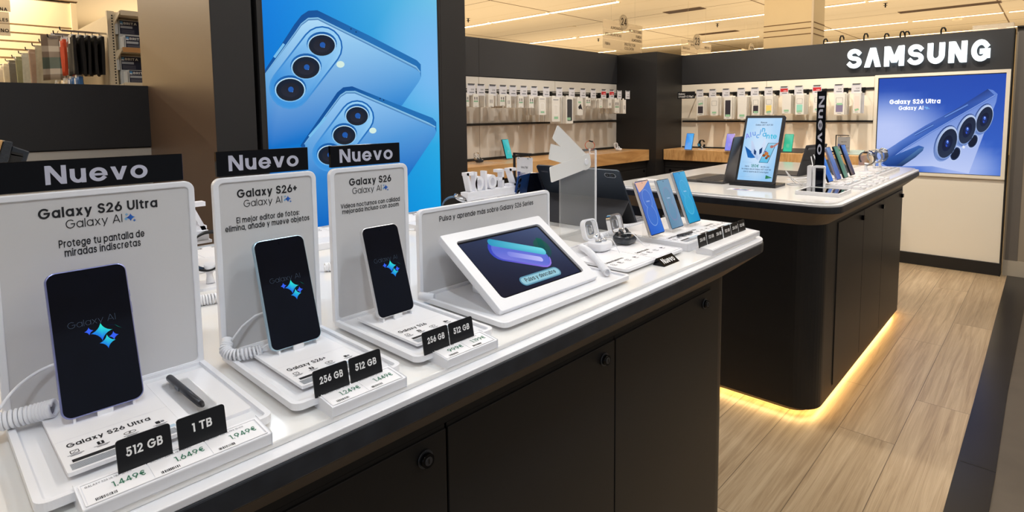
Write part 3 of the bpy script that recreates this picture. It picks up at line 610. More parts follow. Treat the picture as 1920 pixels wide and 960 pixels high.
def scr_ai(mb, W2, v0, v1, z):
    """dark attract screen with four glowing sparkles and a faint outlined caption"""
    H = v1-v0
    mb.text('Galaxy AI', -.024, v0+.60*H, .0072, z, mat('faint_screen_grey', (30, 36, 46), .1, emit=(64, 78, 96), es=.6), .05, fit=.046, seg=5)
    A = lambda s: (lambda x, y: mixc((24, 84, 232), (44, 240, 208), .5+(x*.6+y-s[1]-s[0]*.6)/.018))
    for (u, v, r) in ((.006, v0+.532*H, .0105), (.0105, v0+.452*H, .0080)): mb.star((u, v), r, ART, z, A((u, v)))
    for (u, v, r) in ((-.0055, v0+.555*H, .0045), (.0170, v0+.485*H, .0050)): mb.star((u, v), r, ART, z, lambda x, y: (52, 96, 240))
    mb.poly([(.019, v0+.565*H, z), (.026, v0+.525*H, z), (.0215, v0+.545*H, z)], ART, (6, 92, 84)); mb.poly([(.012, v0+.575*H, z), (.020, v0+.558*H, z), (.0165, v0+.566*H, z)], ART, (10, 40, 110))
st, yc, W2 = stand(.058, .269, (.071, .258), 'large white display board headed Nuevo for the Ultra phone with pen', 'Galaxy S26 Ultra', .1212, 'Protege tu pantalla de', .0877, 'miradas indiscretas', .078)
spec_card(st, 'Galaxy S26 Ultra', .086-yc, .189-yc, -.192, -.030, .074, ttl_b=-.140); cradle(st, .1375-yc, .080)
mb = MB(); mb.M = FLATM; mb.rr(.192-yc, -.186, .258-yc, -.026, .003, .0112, .0150, M_CARD, 2); part('pen_card', mb, st)
mb = MB(); mb.M = FLATM; mb.rr(.203-yc, -.150, .234-yc, -.046, .004, .0150, .0172, M_CLEAR, 3); mb.box((.209-yc, -.066, .015), (.217-yc, -.058, .024), M_CLEAR); mb.box((.213-yc, -.152, .015), (.223-yc, -.144, .022), M_CLEAR); part('pen_holder', mb, st, 'clear cradle of the pen')
phone('violet-framed phone with dark sparkle screen on the largest Nuevo board', phone_M(-.764, .1375, .9345), .0776, .1605, (140, 146, 198), scr_ai)
def pen(label, p0, p1, r=.0042):
    p0, p1 = Vector(p0), Vector(p1); L = (p1-p0).length; d = (p1-p0).normalized(); t = thing('stylus_pen', label, 'stylus', FR(p0, d, (0, 0, 1)))
    mb = MB(); mb.tube([(0, 0, 0), (.002, 0, 0), (L*.5, 0, 0), (L*.93, 0, 0)], [r*.9, r, r, r*.92], mat('graphite_pen_body', (62, 64, 70), .35, metal=.4, noise=.03), 12); part('pen_barrel', mb, t)
    mb = MB(); mb.tube([(L*.93, 0, 0), (L*.985, 0, 0), (L, 0, 0)], [r*.92, r*.5, r*.2], mat('dark_pen_tip', (30, 30, 34), .4), 12); part('pen_tip', mb, t)
    mb = MB(); mb.rr(L*.30, -.0022, L*.42, .0022, .0012, r-.0006, r+.0006, M_DARKMET, 3); part('pen_button', mb, t)
pen('dark grey stylus pen lying in a clear cradle beside the violet-framed phone', (-.803, .2135, .9325), (-.692, .2165, .9325))
st, yc, W2 = stand(.293, .446, (.301, .437), 'white display board headed Nuevo for the Plus phone, standing between two others', 'Galaxy S26+', .0895, 'El mejor editor de fotos:', .0945, 'elimina, añade y mueve objetos', .1263, lc=.0086, dy=.0105)
spec_card(st, 'Galaxy S26+', .318-yc, .418-yc, -.190, -.030, .054, ttl_b=-.138); cradle(st, .370-yc, .072)
phone('ice-blue framed phone with dark sparkle screen on the middle Nuevo board', phone_M(-.7755, .3695, .9345), .0758, .1560, (178, 206, 222), scr_ai)
st, yc, W2 = stand(.470, .623, (.476, .611), 'white display board headed Nuevo about night videos, nearest the tilted tablet', 'Galaxy S26', .083, 'Vídeos nocturnos con calidad', .117, 'mejorada incluso con zoom', .112, lc=.0078, dy=.0092)
spec_card(st, 'Galaxy S26', .494-yc, .598-yc, -.190, -.030, .052, ttl_b=-.138); cradle(st, .540-yc, .074)
phone('silver-white framed phone with dark sparkle screen on the smallest Nuevo board', phone_M(-.774, .5400, .9345), .0715, .1490, (222, 222, 224), scr_ai)

# price trays with their capacity tags
def price_tray(label, y0, y1, prices, tags, names, dark=(22, 23, 26), sizes=None):
    yc = (y0+y1)/2; W2 = (y1-y0)/2; t = thing('price_tray', label, 'price holder', FLAT((-.6165, yc, ZT)))
    mb = MB(); A = [(-.0205, 0), (.0195, 0), (.0195, .0165), (-.0205, .0125)]
    a = [mb.v((-W2, p, q)) for p, q in A]; b = [mb.v((W2, p, q)) for p, q in A]; mb.f(a, M_WHITE2); mb.f(b[::-1], M_WHITE2)
    for i in range(4): mb.f([a[i], b[i], b[(i+1) % 4], a[(i+1) % 4]][::-1], M_WHITE2)
    mb.bevel(.0012, 2); mb.M = Matrix.Rotation(math.atan2(.004, .04), 4, 'X'); mb.frame(-W2+.003, -.0172, W2-.003, .0165, .0012, .001, .0140, .0157, M_CARD, .0005, 3); part('holder_body', mb, t)
    n = len(prices); RX = Matrix.Rotation(math.atan2(.004, .04), 4, 'X')
    for i, p in enumerate(prices):
        u0 = -W2+.005+(2*W2-.010)*i/n; u1 = -W2+.005+(2*W2-.010)*(i+1)/n-.001; mb = MB(); mb.M = RX; mb.rr(u0, -.0155, u1, .0150, .0005, .0143, .0150, M_CARD, 1)
        if p: mb.text(p, u1-.003, -.0045 if n < 4 else -.003, .0085, .0153, M_GREEN, .13, 'r', fit=min(.027, (u1-u0)*.7), seg=6)
        if names: mb.text(names, u0+.002, .0095, .0028, .0153, M_GREY, .14, 'l', fit=(u1-u0)*.72, seg=4)
        k = u0+.006
        if p:
            while k < u0+.022: wd = rnd.choice((.0004, .0006, .0009)); mb.poly([(k, -.0140, .0153), (k+wd, -.0140, .0153), (k+wd, -.0100, .0153), (k, -.0100, .0153)], M_LETK); k += wd+rnd.choice((.0005, .0009))
        part('price_label', mb, t)
    for (ya, s) in tags:
        w = sizes or .0462; u0 = ya-yc; mb = MB(); mb.M = Matrix.Translation((0, .0105, .0150)) @ Matrix.Rotation(R_(80), 4, 'X')
        mb.rr(u0, 0, u0+w, .0315, (.0005, .003, .003, .0005), -.0008, .0008, M_TAG, 4); mb.text(s, u0+w/2, .0140, .0088*w/.0462, .0012, M_LETWW, .19, 'c', fit=(.031 if len(s) > 4 else .019)*w/.0462, seg=6); part('capacity_tag', mb, t, 'black tag reading '+s)
    return t
price_tray('price holder with three prices and tags for 512 GB and 1 TB', .086, .252, ['1.449€', '1.649€', '1.949€'], [(.1195, '512 GB'), (.1715, '1 TB')], 'GALAXY S26 ULTRA 12+512')
price_tray('price holder showing 1.249€ and 1.449€, standing before the Plus phone', .3225, .4285, ['1.249€', '1.449€'], [(.3185, '256 GB'), (.3670, '512 GB')], 'GALAXY S26+ 12+256')
price_tray('price holder showing 999€ and 1.199€ before the smallest Nuevo board', .4970, .5965, ['999€', '1.199€'], [(.4825, '256 GB'), (.5310, '512 GB')], 'GALAXY S26 12+256')

# coiled security cords
def coil(label, path, Rc, r, pitch, tail=None, name='coiled_cord', m=None, group=None, plug=None):
    m = m or M_WHITE2; P = [Vector(p) for p in path]; o = P[0].copy(); pts = []
    def cr(t):
        n = len(P)-1; i = min(int(t*n), n-1); f = t*n-i; p0, p1, p2, p3 = P[max(i-1, 0)], P[i], P[i+1], P[min(i+2, n)]
        return .5*((2*p1)+(p2-p0)*f+(2*p0-5*p1+4*p2-p3)*f*f+(3*p1-p0-3*p2+p3)*f**3)
    L = sum((cr((i+1)/60)-cr(i/60)).length for i in range(60)); turns = max(2, int(L/pitch)); N = turns*12; nn = None
    for i in range(N+1):
        t = i/N; c = cr(t); d = (cr(min(1, t+.01))-cr(max(0, t-.01))).normalized()
        if nn is None: nn = d.orthogonal().normalized()
        nn = (nn-d*nn.dot(d)).normalized(); b = d.cross(nn); a = 2*math.pi*i/12; pts.append(c-o+nn*math.cos(a)*Rc+b*math.sin(a)*Rc)
    t = thing(name, label, 'cord', Matrix.Translation(o), group)
    mb = MB(); mb.tube(pts, r, m, 6); part('coil', mb, t)
    if tail:
        mb = MB(); Q = [Vector(p)-o for p in tail]; mb.tube(smooth(Q), r*.85, m, 7); part('straight_lead', mb, t)
    if plug:
        mb = MB(); a, b = Vector(plug[0])-o, Vector(plug[1])-o; mb.cyl(a, b, Rc*.95, m, 14); part('end_sleeve', mb, t)
    return t
def smooth(Q, k=6):
    out = []; n = len(Q)-1
    for i in range(n):
        p0, p1, p2, p3 = Q[max(i-1, 0)], Q[i], Q[i+1], Q[min(i+2, n)]
        for j in range(k): f = j/k; out.append(.5*((2*p1)+(p2-p0)*f+(2*p0-5*p1+4*p2-p3)*f*f+(3*p1-p0-3*p2+p3)*f**3))
    return out+[Q[-1]]
coil('white coiled cord running left from the violet-framed phone', [(-.815, -.02, .934), (-.818, .025, .935), (-.815, .052, .935), (-.806, .080, .937), (-.797, .097, .940)], .0085, .0021, .0044,
     tail=[(-.812, .046, .940), (-.822, .066, .962), (-.834, .088, .972), (-.842, .112, .975)])
coil('white coiled cord curling left from the ice-blue framed phone', [(-.832, .296, .945), (-.826, .291, .937), (-.815, .296, .932), (-.805, .312, .932), (-.798, .328, .933)], .0068, .0018, .0038,
     tail=[(-.798, .328, .934), (-.790, .332, .942), (-.787, .345, .943)], plug=((-.836, .297, .950), (-.828, .2925, .940)))
mb = MB(); mb.tube([Vector(p) for p in ((-.828, .300, .948), (-.835, .318, .962), (-.842, .340, .970), (-.843, .362, .972))], .0016, M_WHITE2, 7); solo('thin_lead', 'thin white lead rising behind the ice-blue framed phone', 'cord', mb)

# tablet kiosk
st, yc, W2 = stand(.645, 1.024, None, 'low wide white display board inviting to learn about the series', 'Pulsa y aprende más sobre Galaxy S26 Series', 0, '', 0, '', 0, ht=.176, landscape=True)
mb = MB(); mb.tube([(-W2-.006, .018, .006), (-W2+.010, .016, .03)], .0075, M_WHITE2, 14); mb.cyl((-W2-.0065, .0181, .0053), (-W2-.0060, .018, .006), .0045, M_SLOT, 12); part('cord_sleeve', mb, st)
th = R_(34); kM = FR((-.6655, .8165, .9265), (0, 1, 0), (-math.cos(th), 0, math.sin(th)))
t = thing('tablet_kiosk', 'white-cased tablet tilted on a wedge stand, blue phone on its screen', 'tablet', kM)
mb = MB(); mb.frame(-.1415, 0, .1415, .192, .0225, .004, -.007, .004, M_WHITE2, .008, 5); mb.bevel(.001, 2, 50); part('case_front', mb, t, 'white bezel of the tablet case')
mb = MB(); mb.rr(-.1395, .002, .1395, .190, .004, -.012, -.007, M_WHITE2, 4)
sc_, cs_ = math.sin(th), math.cos(th)

part('case_back', mb, t)
# wedge legs: a sloping rear foot down to the tray
def toL(p): return kM.inverted() @ Vector(p)
for y in (.735, .90):
    mb = MB(); q = [toL((-.690, y, .9215)), toL((-.800, y, .9215)), toL((-.800, y+.006, .9215)), toL((-.690, y+.006, .9215))]; top = [toL((-.690, y, .931)), toL((-.800, y, 1.004)), toL((-.800, y+.006, 1.004)), toL((-.690, y+.006, .931))]
    a = [mb.v(p) for p in q]; b = [mb.v(p) for p in top]; mb.f(a, M_WHITE2); mb.f(b[::-1], M_WHITE2)
    for i in range(4): mb.f([a[i], b[i], b[(i+1) % 4], a[(i+1) % 4]], M_WHITE2)
    part('wedge_stand', mb, t)
mb = MB(); mb.rr(-.121, .020, .121, .172, .004, -.006, -.0012, M_GLASS, 4); w = -.0008
sb = bil((10, 16, 36), (24, 34, 62), (26, 40, 72), (70, 86, 124)); mb.grad(-.113, .027, .113, .165, w, ART, sb, 8, 8)
def slab(cx, cy, L, Wd, a, w, f, r=.5):
    c, s = math.cos(a), math.sin(a); P = rrpts(-L/2, -Wd/2, L/2, Wd/2, Wd*r*.9, 4)
    mb.poly([(cx+x*c-y*s, cy+x*s+y*c, w) for x, y in P], ART, lambda X, Y: f(((X-cx)*c+(Y-cy)*s)/L+.5, (-(X-cx)*s+(Y-cy)*c)/Wd+.5))
slab(.006, .108, .140, .056, R_(-27), w+.0003, lambda s_, t_: mixc((52, 70, 190), (150, 120, 230), s_)); slab(.008, .107, .130, .048, R_(-27), w+.0005, lambda s_, t_: mixc((70, 96, 205), (170, 150, 235), 1-abs(s_-.5)*1.6))
slab(.014, .126, .132, .020, R_(-27), w+.0007, lambda s_, t_: mixc((40, 150, 190), (120, 226, 235), s_*(.5+t_*.5))); slab(.074, .108, .040, .06, R_(-27), w+.0004, lambda s_, t_: mixc((22, 60, 78), (20, 92, 80), t_)); slab(.012, .098, .08, .014, R_(-27), w+.0009, lambda s_, t_: mixc((120, 130, 225), (190, 190, 250), s_))
P = rrpts(-.050, .034, .064, .056, .0108, 6); mb.poly([(x, y, w+.0010) for x, y in P], ART, (96, 150, 176)); P = rrpts(-.047, .0368, .061, .0532, .0080, 6); mb.poly([(x, y, w+.0012) for x, y in P], ART, (150, 200, 216))
mb.text('Pulsa y descubre', .007, .0415, .0095, w+.0014, mat('dark_screen_letters', (14, 22, 30), .3), .16, 'c', fit=.088, seg=6); part('tablet_screen', mb, t)

# earbuds tray
t = thing('earbuds_tray', 'low white tray with two printed cards and open earbud cases', 'display tray', FR((-.888, 1.197, ZT)))
mb = MB(); mb.M = FLATM; mb.rr(-.131, -.224, .131, 0, (.012, .002, .002, .012), .0055, .0085, M_WHITE, 5); mb.frame(-.133, -.226, .133, .002, .005, (.012, .003, .003, .012), .005, .0110, M_WHITE2, None, 6); mb.rr(-.118, -.21, .118, -.01, .01, 0, .0055, M_WHITE2, 4); part('base_tray', mb, t)
spec_card(t, 'Galaxy Buds4 Pro', -.127, .001, -.216, -.085, .072, low=False, c0=.0085, ttl_b=-.165, th=.002); spec_card(t, 'Galaxy Buds4', .004, .127, -.216, -.085, .058, low=False, c0=.0085, ttl_b=-.165, th=.002)
def buds(label, x, y, z, white):
    m = M_WHITE2 if white else mat('gloss_graphite_plastic', (44, 48, 54), .12, noise=.04, coat=.3); t = thing('earbud_case', label, 'earbuds', FR((x, y, z)))
    mb = MB(); R4 = lambda v, k: [(p[0], v, p[1]) for p in rrpts(-.029*k, -.0255*k, .029*k, .0255*k, .016*k, 5)]
    mb.loft([R4(0, .72), R4(.003, .90), R4(.010, 1.0), R4(.018, 1.0), R4(.0215, .94)], m, sm=True); part('case_base', mb, t)
    for s in (-1, 1):
        mb = MB(); mb.ell((s*.011, .024, .004), .0075, .0062, .0085, M_SILV if white else m, 12, 7); mb.tube([(s*.011, .025, .004), (s*.014, .033, -.003), (s*.0145, .036, -.008)], [.0042, .0038, .003], m, 9); part('earbud', mb, t)
    lid = MB(); lid.M = Matrix.Translation((.003, .0205, -.026)) @ Matrix.Rotation(R_(-14), 4, 'X') @ Matrix.Rotation(R_(-8), 4, 'Y'); lid.frame(-.024, 0, .024, .054, .0042, .015, -.007, .007, M_CHROME if not white else m, .011, 6); lid.rr(-.021, .003, .021, .051, .012, -.0015, .0015, M_CLEAR, 5); lid.frame(-.0205, .0035, .0205, .0505, .0015, .012, .0015, .006, M_CHROME, .0105, 6); lid.frame(-.010, .014, .010, .040, .0025, .006, -.001, .004, M_SILV, .004, 4); part('case_lid', lid, t, 'clear lid with a bright rim, standing open')
    return t
buds('white open earbud case on the low tray, nearest the tablet', -.812, 1.178, .9215, True); buds('black open earbud case on the low tray', -.806, 1.284, .9215, False)
coil('white coiled cord hanging over the earbuds tray beside the tablet', [tuple(onz(u_, v_, .931)) for u_, v_ in ((1090, 463), (1102, 470), (1115, 483), (1127, 497), (1139, 511))], .0068, .0019, .0056)
for (lab, pp) in (('thin white lead looping over the white earbud case', [(-.80, 1.165, .950), (-.775, 1.172, .955), (-.765, 1.178, .940), (-.752, 1.176, .9235)]), ('thin white lead looping over the black earbud case', [(-.80, 1.270, .950), (-.775, 1.272, .952), (-.757, 1.274, .938), (-.748, 1.285, .9235), (-.742, 1.300, .9235)])):
    mb = MB(); mb.tube(smooth([Vector(p) for p in pp]), .0011, M_WHITE2, 6); solo('thin_lead', lab, 'cord', mb)
t = thing('tent_sign', 'small black tent sign reading Nuevo on the counter edge', 'sign', FR((-.632, 1.211, ZT)))
mb = MB(); a = [mb.v((-.036, *p)) for p in ((0, 0), (.0165, -.022), (0, -.029))]; b = [mb.v((.036, *p)) for p in ((0, 0), (.0165, -.022), (0, -.029))]; mb.f(a, M_GLOSSBLK); mb.f(b[::-1], M_GLOSSBLK)
for i in range(3): mb.f([a[i], b[i], b[(i+1) % 3], a[(i+1) % 3]][::-1], M_GLOSSBLK)
mb.bevel(.0006); mb.M = Matrix.Rotation(-math.atan2(.022, .0165), 4, 'X'); mb.text('Nuevo', 0, .0065, .0150, .0008, M_LETWW, .17, 'c', fit=.054, seg=8); part('sign_face', mb, t)

# thick tray with three phones
t = thing('phone_tray', 'thick white tray with three cards under a row of upright phones', 'display tray', FR((-.870, 1.515, ZT)))
mb = MB(); mb.M = FLATM; mb.rr(-.170, -.213, .170, .02, (.006, .004, .004, .006), 0, .0205, M_WHITE2, 4); mb.bevel(.001); part('tray_block', mb, t)
mb = MB(); mb.M = FLATM; mb.frame(-.168, -.211, .168, .018, .003, .004, .0205, .0225, M_CLEAR, .003, 3); part('clear_rim', mb, t)
for i, (a, b, n) in enumerate(((-.162, -.052, 'Galaxy S25 Ultra'), (-.050, .058, 'Galaxy S25+'), (.060, .164, 'Galaxy S25'))): spec_card(t, n, a, b, -.205, -.03, .05, c0=.0205, ttl_b=-.150, th=.0012)
def scr_two(c0, c1, c2, c3, ring, glare=None):
    def f(mb, W2, v0, v1, z):
        mb.grad(-W2, v0, W2, v1, z, ART, bil(c0, c1, c2, c3), 5, 9); H = v1-v0
        for (cy, k) in ((.66, .62), (.34, .66)):
            c = (0, v0+cy*H); n = 22
            for rr_, cc in ((k, ring), (k-.05, mixc(c0, c3, .5))):
                mb.poly([(c[0]+W2*rr_*math.cos(2*math.pi*j/n), c[1]+W2*rr_*1.25*math.sin(2*math.pi*j/n), z+.0002+.0001*(k-rr_)*10) for j in range(n)], ART, lambda x, y, cc=cc: mixc(cc, c2, max(0, min(1, (y-v0)/H))*.35))
        mb.text('Galaxy', 0, v0+.60*H, .004, z+.0006, ART, .1, 'c', col=(200, 220, 250), fit=.018, seg=4)
        if glare: mb.poly([(p[0]*W2, v0+p[1]*H, z+.0004) for p in glare], ART, (222, 178, 156))
    return f
PT = 21
for lab, y, w, h, bc, fn in (('champagne-framed phone with bright blue wallpaper, leftmost of the three on the thick tray', 1.356, .0745, .150, (206, 198, 190), scr_two((34, 92, 196), (52, 112, 212), (84, 110, 190), (70, 124, 206), (120, 160, 225), ((-1, .99), (1, 1), (-.1, .86), (-.8, .80)))),
                             ('silver-framed phone with grey-lilac wallpaper on the thick tray', 1.466, .0712, .144, (206, 210, 218), scr_two((92, 134, 164), (120, 150, 178), (104, 150, 178), (110, 148, 180), (140, 128, 168))),
                             ('silver-framed phone with sky-blue wallpaper at the far end of the thick tray', 1.571, .0765, .158, (196, 198, 204), scr_two((40, 158, 200), (24, 140, 196), (30, 140, 205), (64, 172, 216), (92, 186, 222)))):
    phone(lab, phone_M(-.752, y, .9395, PT), w, h, bc, fn, r=.006)
    mb = MB(); mb.box((-.752+.001, y-.030, .9325), (-.752+.008, y+.030, .9385), M_CLEAR); mb.box((-.752-.030, y-.028, .9320), (-.752+.002, y+.028, .9350), M_CLEAR); mb.box((-.790, y-.012, .932), (-.783, y+.012, .975), M_CLEAR); solo('clear_phone_stand', 'clear acrylic foot under the '+lab.split(' on ')[0].split(' at ')[0].split(',')[0], 'stand', mb)
pen('slim black stylus pen with bronze sheen on the thick tray', (-.712, 1.392, .9365), (-.704, 1.462, .9365), .0036)
price_tray('double price holder with six bronze-black tags at the counter end', 1.345, 1.655, ['', '', '', ''], [(1.340, '256 GB'), (1.390, '512 GB'), (1.4365, '256 GB'), (1.490, '512 GB'), (1.540, '256 GB'), (1.590, '512 GB')], '', sizes=.0445)

# back row of the counter: fan of milky blades on a clear sheet
t = thing('acrylic_screen', 'clear upright acrylic sheet with bright edges behind the earbuds', 'acrylic holder', FR((-1.0, 1.3415, ZT)))
mb = MB(); mb.rr(-.085, .0, .088, .246, .006, -.002, .002, M_CLEAR, 4); part('clear_sheet', mb, t)
mb = MB(); mb.box((.086, .0, -.0025), (.0895, .242, .0025), M_WHITE2); part('bright_edge', mb, t, 'bright white edge of the clear sheet')
mb = MB(); mb.box((-.0865, .0, -.0022), (-.085, .24, .0022), M_CLEAR); part('clear_edge', mb, t)
mb = MB(); mb.M = FLATM; mb.rr(-.088, -.09, .088, .03, .006, 0, .004, M_CLEAR, 4); part('clear_foot', mb, t)
t = thing('swatch_fan', 'fan of three milky white blades fixed to the clear sheet', 'swatch fan', FR((-.994, 1.40, 1.110)))
pv = P0 = onx(1096, 303, -.994)
t.matrix_world = FR(tuple(P0))
for i, ((tx, ty), Lk) in enumerate((((1040, 247), 1), ((1029, 284), 1), ((1029, 328), 1))):
    q = onx(tx, ty, -.994); d = Vector((q.y-P0.y, q.z-P0.z)); L = d.length; a = math.atan2(d.y, d.x); mb = MB(); mb.M = Matrix.Translation((0, 0, .0022*i)) @ Matrix.Rotation(a, 4, 'Z')
    mb.rr(-.022, -.0215, L, .0215, (.004, .004, .012, .012), 0, .0018, M_MILK, 4); part('blade', mb, t)
mb = MB(); mb.cyl((0, 0, -.004), (0, 0, .0085), .0085, M_WHITE2, 18); part('pivot', mb, t)
# ------------------------------------------------------------------ back row of the long counter
M_NAVY = mat('graphite_blue_metal', (62, 70, 82), .38, metal=.7, noise=.04, nscale=20); M_COVER = mat('dark_keyboard_cover', (58, 58, 62), .65, noise=.08, nscale=60)
def blk(mb, a, b, m): mb.box(a, b, m)
def letter_sign(label, M, txt, w, cap, post):
    """white solid letters on a bar and plate, carried by one post; M sits on the plate's middle"""
    t = thing('letter_sign', label, 'sign', M); m = mat('white_foam_letters', (236, 237, 244), .5, noise=.01)
    x = -w/2; tot = text_width(txt, cap, .155, .12); k = w/tot
    for ch in txt:
        if ch != ' ':
            mb = MB(); mb.text(ch, x, .026, cap, -.011, m, .155, 'l', dep=.022, sx=k, seg=8); part('letter', mb, t)
        x += (max(GL[ch][0], .155 if ch in 'ilI' else .1)+.12)*cap*k
    mb = MB(); mb.box((-w/2-.002, .006, -.016), (w/2+.002, .026, .016), m); mb.bevel(.0008); part('letter_bar', mb, t)
    mb = MB(); mb.box((-w/2-.006, 0, -.020), (w/2+.006, .006, .020), m); mb.bevel(.0008); part('plate', mb, t)
    mb = MB(); mb.box((-.018, -post, -.012), (.018, 0, .012), m); mb.bevel(.001); part('post', mb, t)
    mb = MB(); mb.box((-.05, -post-.0, -.045), (.05, -post+.006, .045), m); mb.bevel(.001); part('foot', mb, t)
letter_sign('white solid-letter sign on a post, seen from behind, near the fan of blades', FR((-1.30, 1.279, 1.000), (0, -1, 0), (0, 0, 1)), 'Z Fold7', .222, .060, .09)
letter_sign('white solid-letter sign seen from behind between the two leftmost boards', FR((-1.30, .330, 1.000), (0, -1, 0), (0, 0, 1)), 'Z Flip7', .200, .060, .09)
# wide tablet with its cover stand
tl = R_(31); M = FR((-1.100, 1.566, .9135), (1, 0, 0), (0, -math.sin(tl), math.cos(tl)))
t = thing('keyboard_tablet', 'wide graphite tablet seen from behind, propped on its dark cover stand', 'tablet', M)
mb = MB(); mb.rr(-.163, 0, .163, .208, .010, -.003, .003, M_NAVY, 6); mb.bevel(.001, 2, 50); mb.text('SAMSUNG', -.148, .182, .0055, .0033, M_GREY, .16, fit=.03, seg=5); part('tablet_body', mb, t)
mb = MB(); o = rrpts(.108, .182, .148, .198, .008, 6); mb.prism(o, .0028, .0042, M_NAVY); mb.ring(o, rrpts(.109, .183, .147, .197, .007, 6), .004, .0048, M_SILV)
for u in (.119, .136): mb.disc((u, .190), .0058, .0058, M_GLASS, .0046, n=16); mb.disc((u, .190), .0022, .0022, M_DARKMET, .0049, n=10)
part('camera_module', mb, t)
mb = MB(); mb.rr(-.163, .0, .163, .094, .004, .003, .0052, M_COVER, 3); part('cover_panel', mb, t)
mb = MB(); Ti = M.inverted(); A = [Ti @ Vector(p) for p in ((-1.263, 1.514, .9945), (-.937, 1.514, .9945), (-.937, 1.437, .9125), (-1.263, 1.437, .9125))]
nn = (A[1]-A[0]).cross(A[2]-A[1]).normalized()*.003; a = [mb.v(p) for p in A]; b = [mb.v(p+nn) for p in A]; mb.f(a, M_COVER); mb.f(b[::-1], M_COVER)
for i in range(4): mb.f([a[i], b[i], b[(i+1) % 4], a[(i+1) % 4]], M_COVER)
part('cover_flap', mb, t)
mb = MB(); Kb = MB(); pts = ((-1.258, 1.572), (-.932, 1.685))
mb.M = Ti; mb.box((-1.250, 1.580, .9115), (-.937, 1.688, .9165), M_COVER)
for i in range(14):
    for j in range(4): x = -1.243+.0222*i; y = 1.586+.0225*j; mb.box((x, y, .9165), (x+.0185, y+.0185, .9180), M_GREY)
part('keyboard', mb, t)
# folding phone and hanging energy card
M = FR((-1.315, 1.446, .925), (0, 1, 0), (math.sin(R_(13)), 0, math.cos(R_(13)))); t = thing('folding_phone', 'dark blue folding phone standing half open by the letter sign', 'phone', M)
for nm, an, s, m in (('blue_half', 12, -1, mat('navy_blue_glass', (38, 70, 128), .18, metal=.4, noise=.04)), ('dark_half', 12, 1, M_GLASS)):
    mb = MB(); mb.M = Matrix.Rotation(R_(an*s*-1), 4, 'Y'); u0, u1 = (-.073, 0) if s < 0 else (0, .082)
    mb.rr(u0, 0, u1, .143, .007, -.0025, .0025, m, 5); mb.frame(u0, 0, u1, .143, .0012, .007, -.0026, .0026, mat('blue_frame_metal', (52, 92, 168), .3, metal=.7, noise=.03), None, 5)
    if s < 0:
        for v in (.128, .108, .088): mb.cyl((-.060, v, .002), (-.060, v, .0045), .007, M_GLASS, 16); mb.cyl((-.060, v, .002), (-.060, v, .0040), .0082, M_DARKMET, 16)
    part('phone_half', mb, t, nm.replace('_', ' '))
def energy_stand(label, M, h, w, title, cw, ch, cm=None):
    t = thing('card_stand', label, 'card stand', M); k = .0035
    mb = MB(); mb.box((-w, 0, -k), (-w+2*k, h, k), M_SLOT); part('post', mb, t)
    mb = MB(); mb.box((-w, h-2*k, -k), (w*.95, h, k), M_SLOT); part('top_bar', mb, t)
    mb = MB(); mb.box((-w-.02, 0, -.04), (w, .004, .04), M_SLOT); part('foot', mb, t)
    for u in (-cw*.3+.01, cw*.3+.01): mb = MB(); mb.tube([(u+.006*math.sin(a*.6), h-.006+.010*math.cos(a*.6)-.008, .008*math.sin(a)) for a in range(8)], .0011, M_SLOT, 6); part('hook', mb, t)
    mb = MB(); u0 = .01-cw/2; v1 = h-.016; mb.rr(u0, v1-ch, u0+cw, v1, .002, -.001, .001, cm or M_CARD, 2); w_ = .0013
    mb.text(title, u0+cw/2, v1-ch*.36, ch*.07, w_, M_LETK, .13, 'c', fit=cw*.45, seg=5); y = v1-ch*.64
    mb.poly([(u0+cw*.05, y, w_), (u0+cw*.24, y, w_), (u0+cw*.24, y+ch*.16, w_), (u0+cw*.05, y+ch*.16, w_)], PRN, (24, 62, 150))
    for j in range(8): mb.disc((u0+cw*.145+cw*.055*math.cos(j*.785), y+ch*.08+ch*.045*math.sin(j*.785)), cw*.012, cw*.012, PRN, w_+.0002, (250, 210, 40), 5)
    mb.text('ENERG', u0+cw*.26, y+ch*.02, ch*.11, w_, mat('blue_ink', (30, 60, 140), .5, noise=.02), .2, 'l', fit=cw*.44, seg=6); mb.poly([(u0+cw*.05, v1-ch*.95, w_), (u0+cw*.22, v1-ch*.95, w_), (u0+cw*.26, v1-ch*.89, w_), (u0+cw*.22, v1-ch*.83, w_), (u0+cw*.05, v1-ch*.83, w_)], PRN, (40, 150, 80))
    mb.poly([(u0+cw*.05, v1-ch*.74, w_), (u0+cw*.95, v1-ch*.74, w_), (u0+cw*.95, v1-ch*.725, w_), (u0+cw*.05, v1-ch*.725, w_)], M_LETK); part('hanging_card', mb, t, 'white energy card on two rings')
q0, q1 = ony(963, 286, 1.60), ony(997, 287, 1.60); wd = (q1.x-q0.x)/2
energy_stand('black wire stand with a hanging white energy card behind the folding phone', FR(((q0.x+q1.x)/2, 1.60, ZT), (1, 0, 0), (0, 0, 1)), q0.z-ZT, wd, 'Galaxy Z Flip7', wd*1.72, .115)
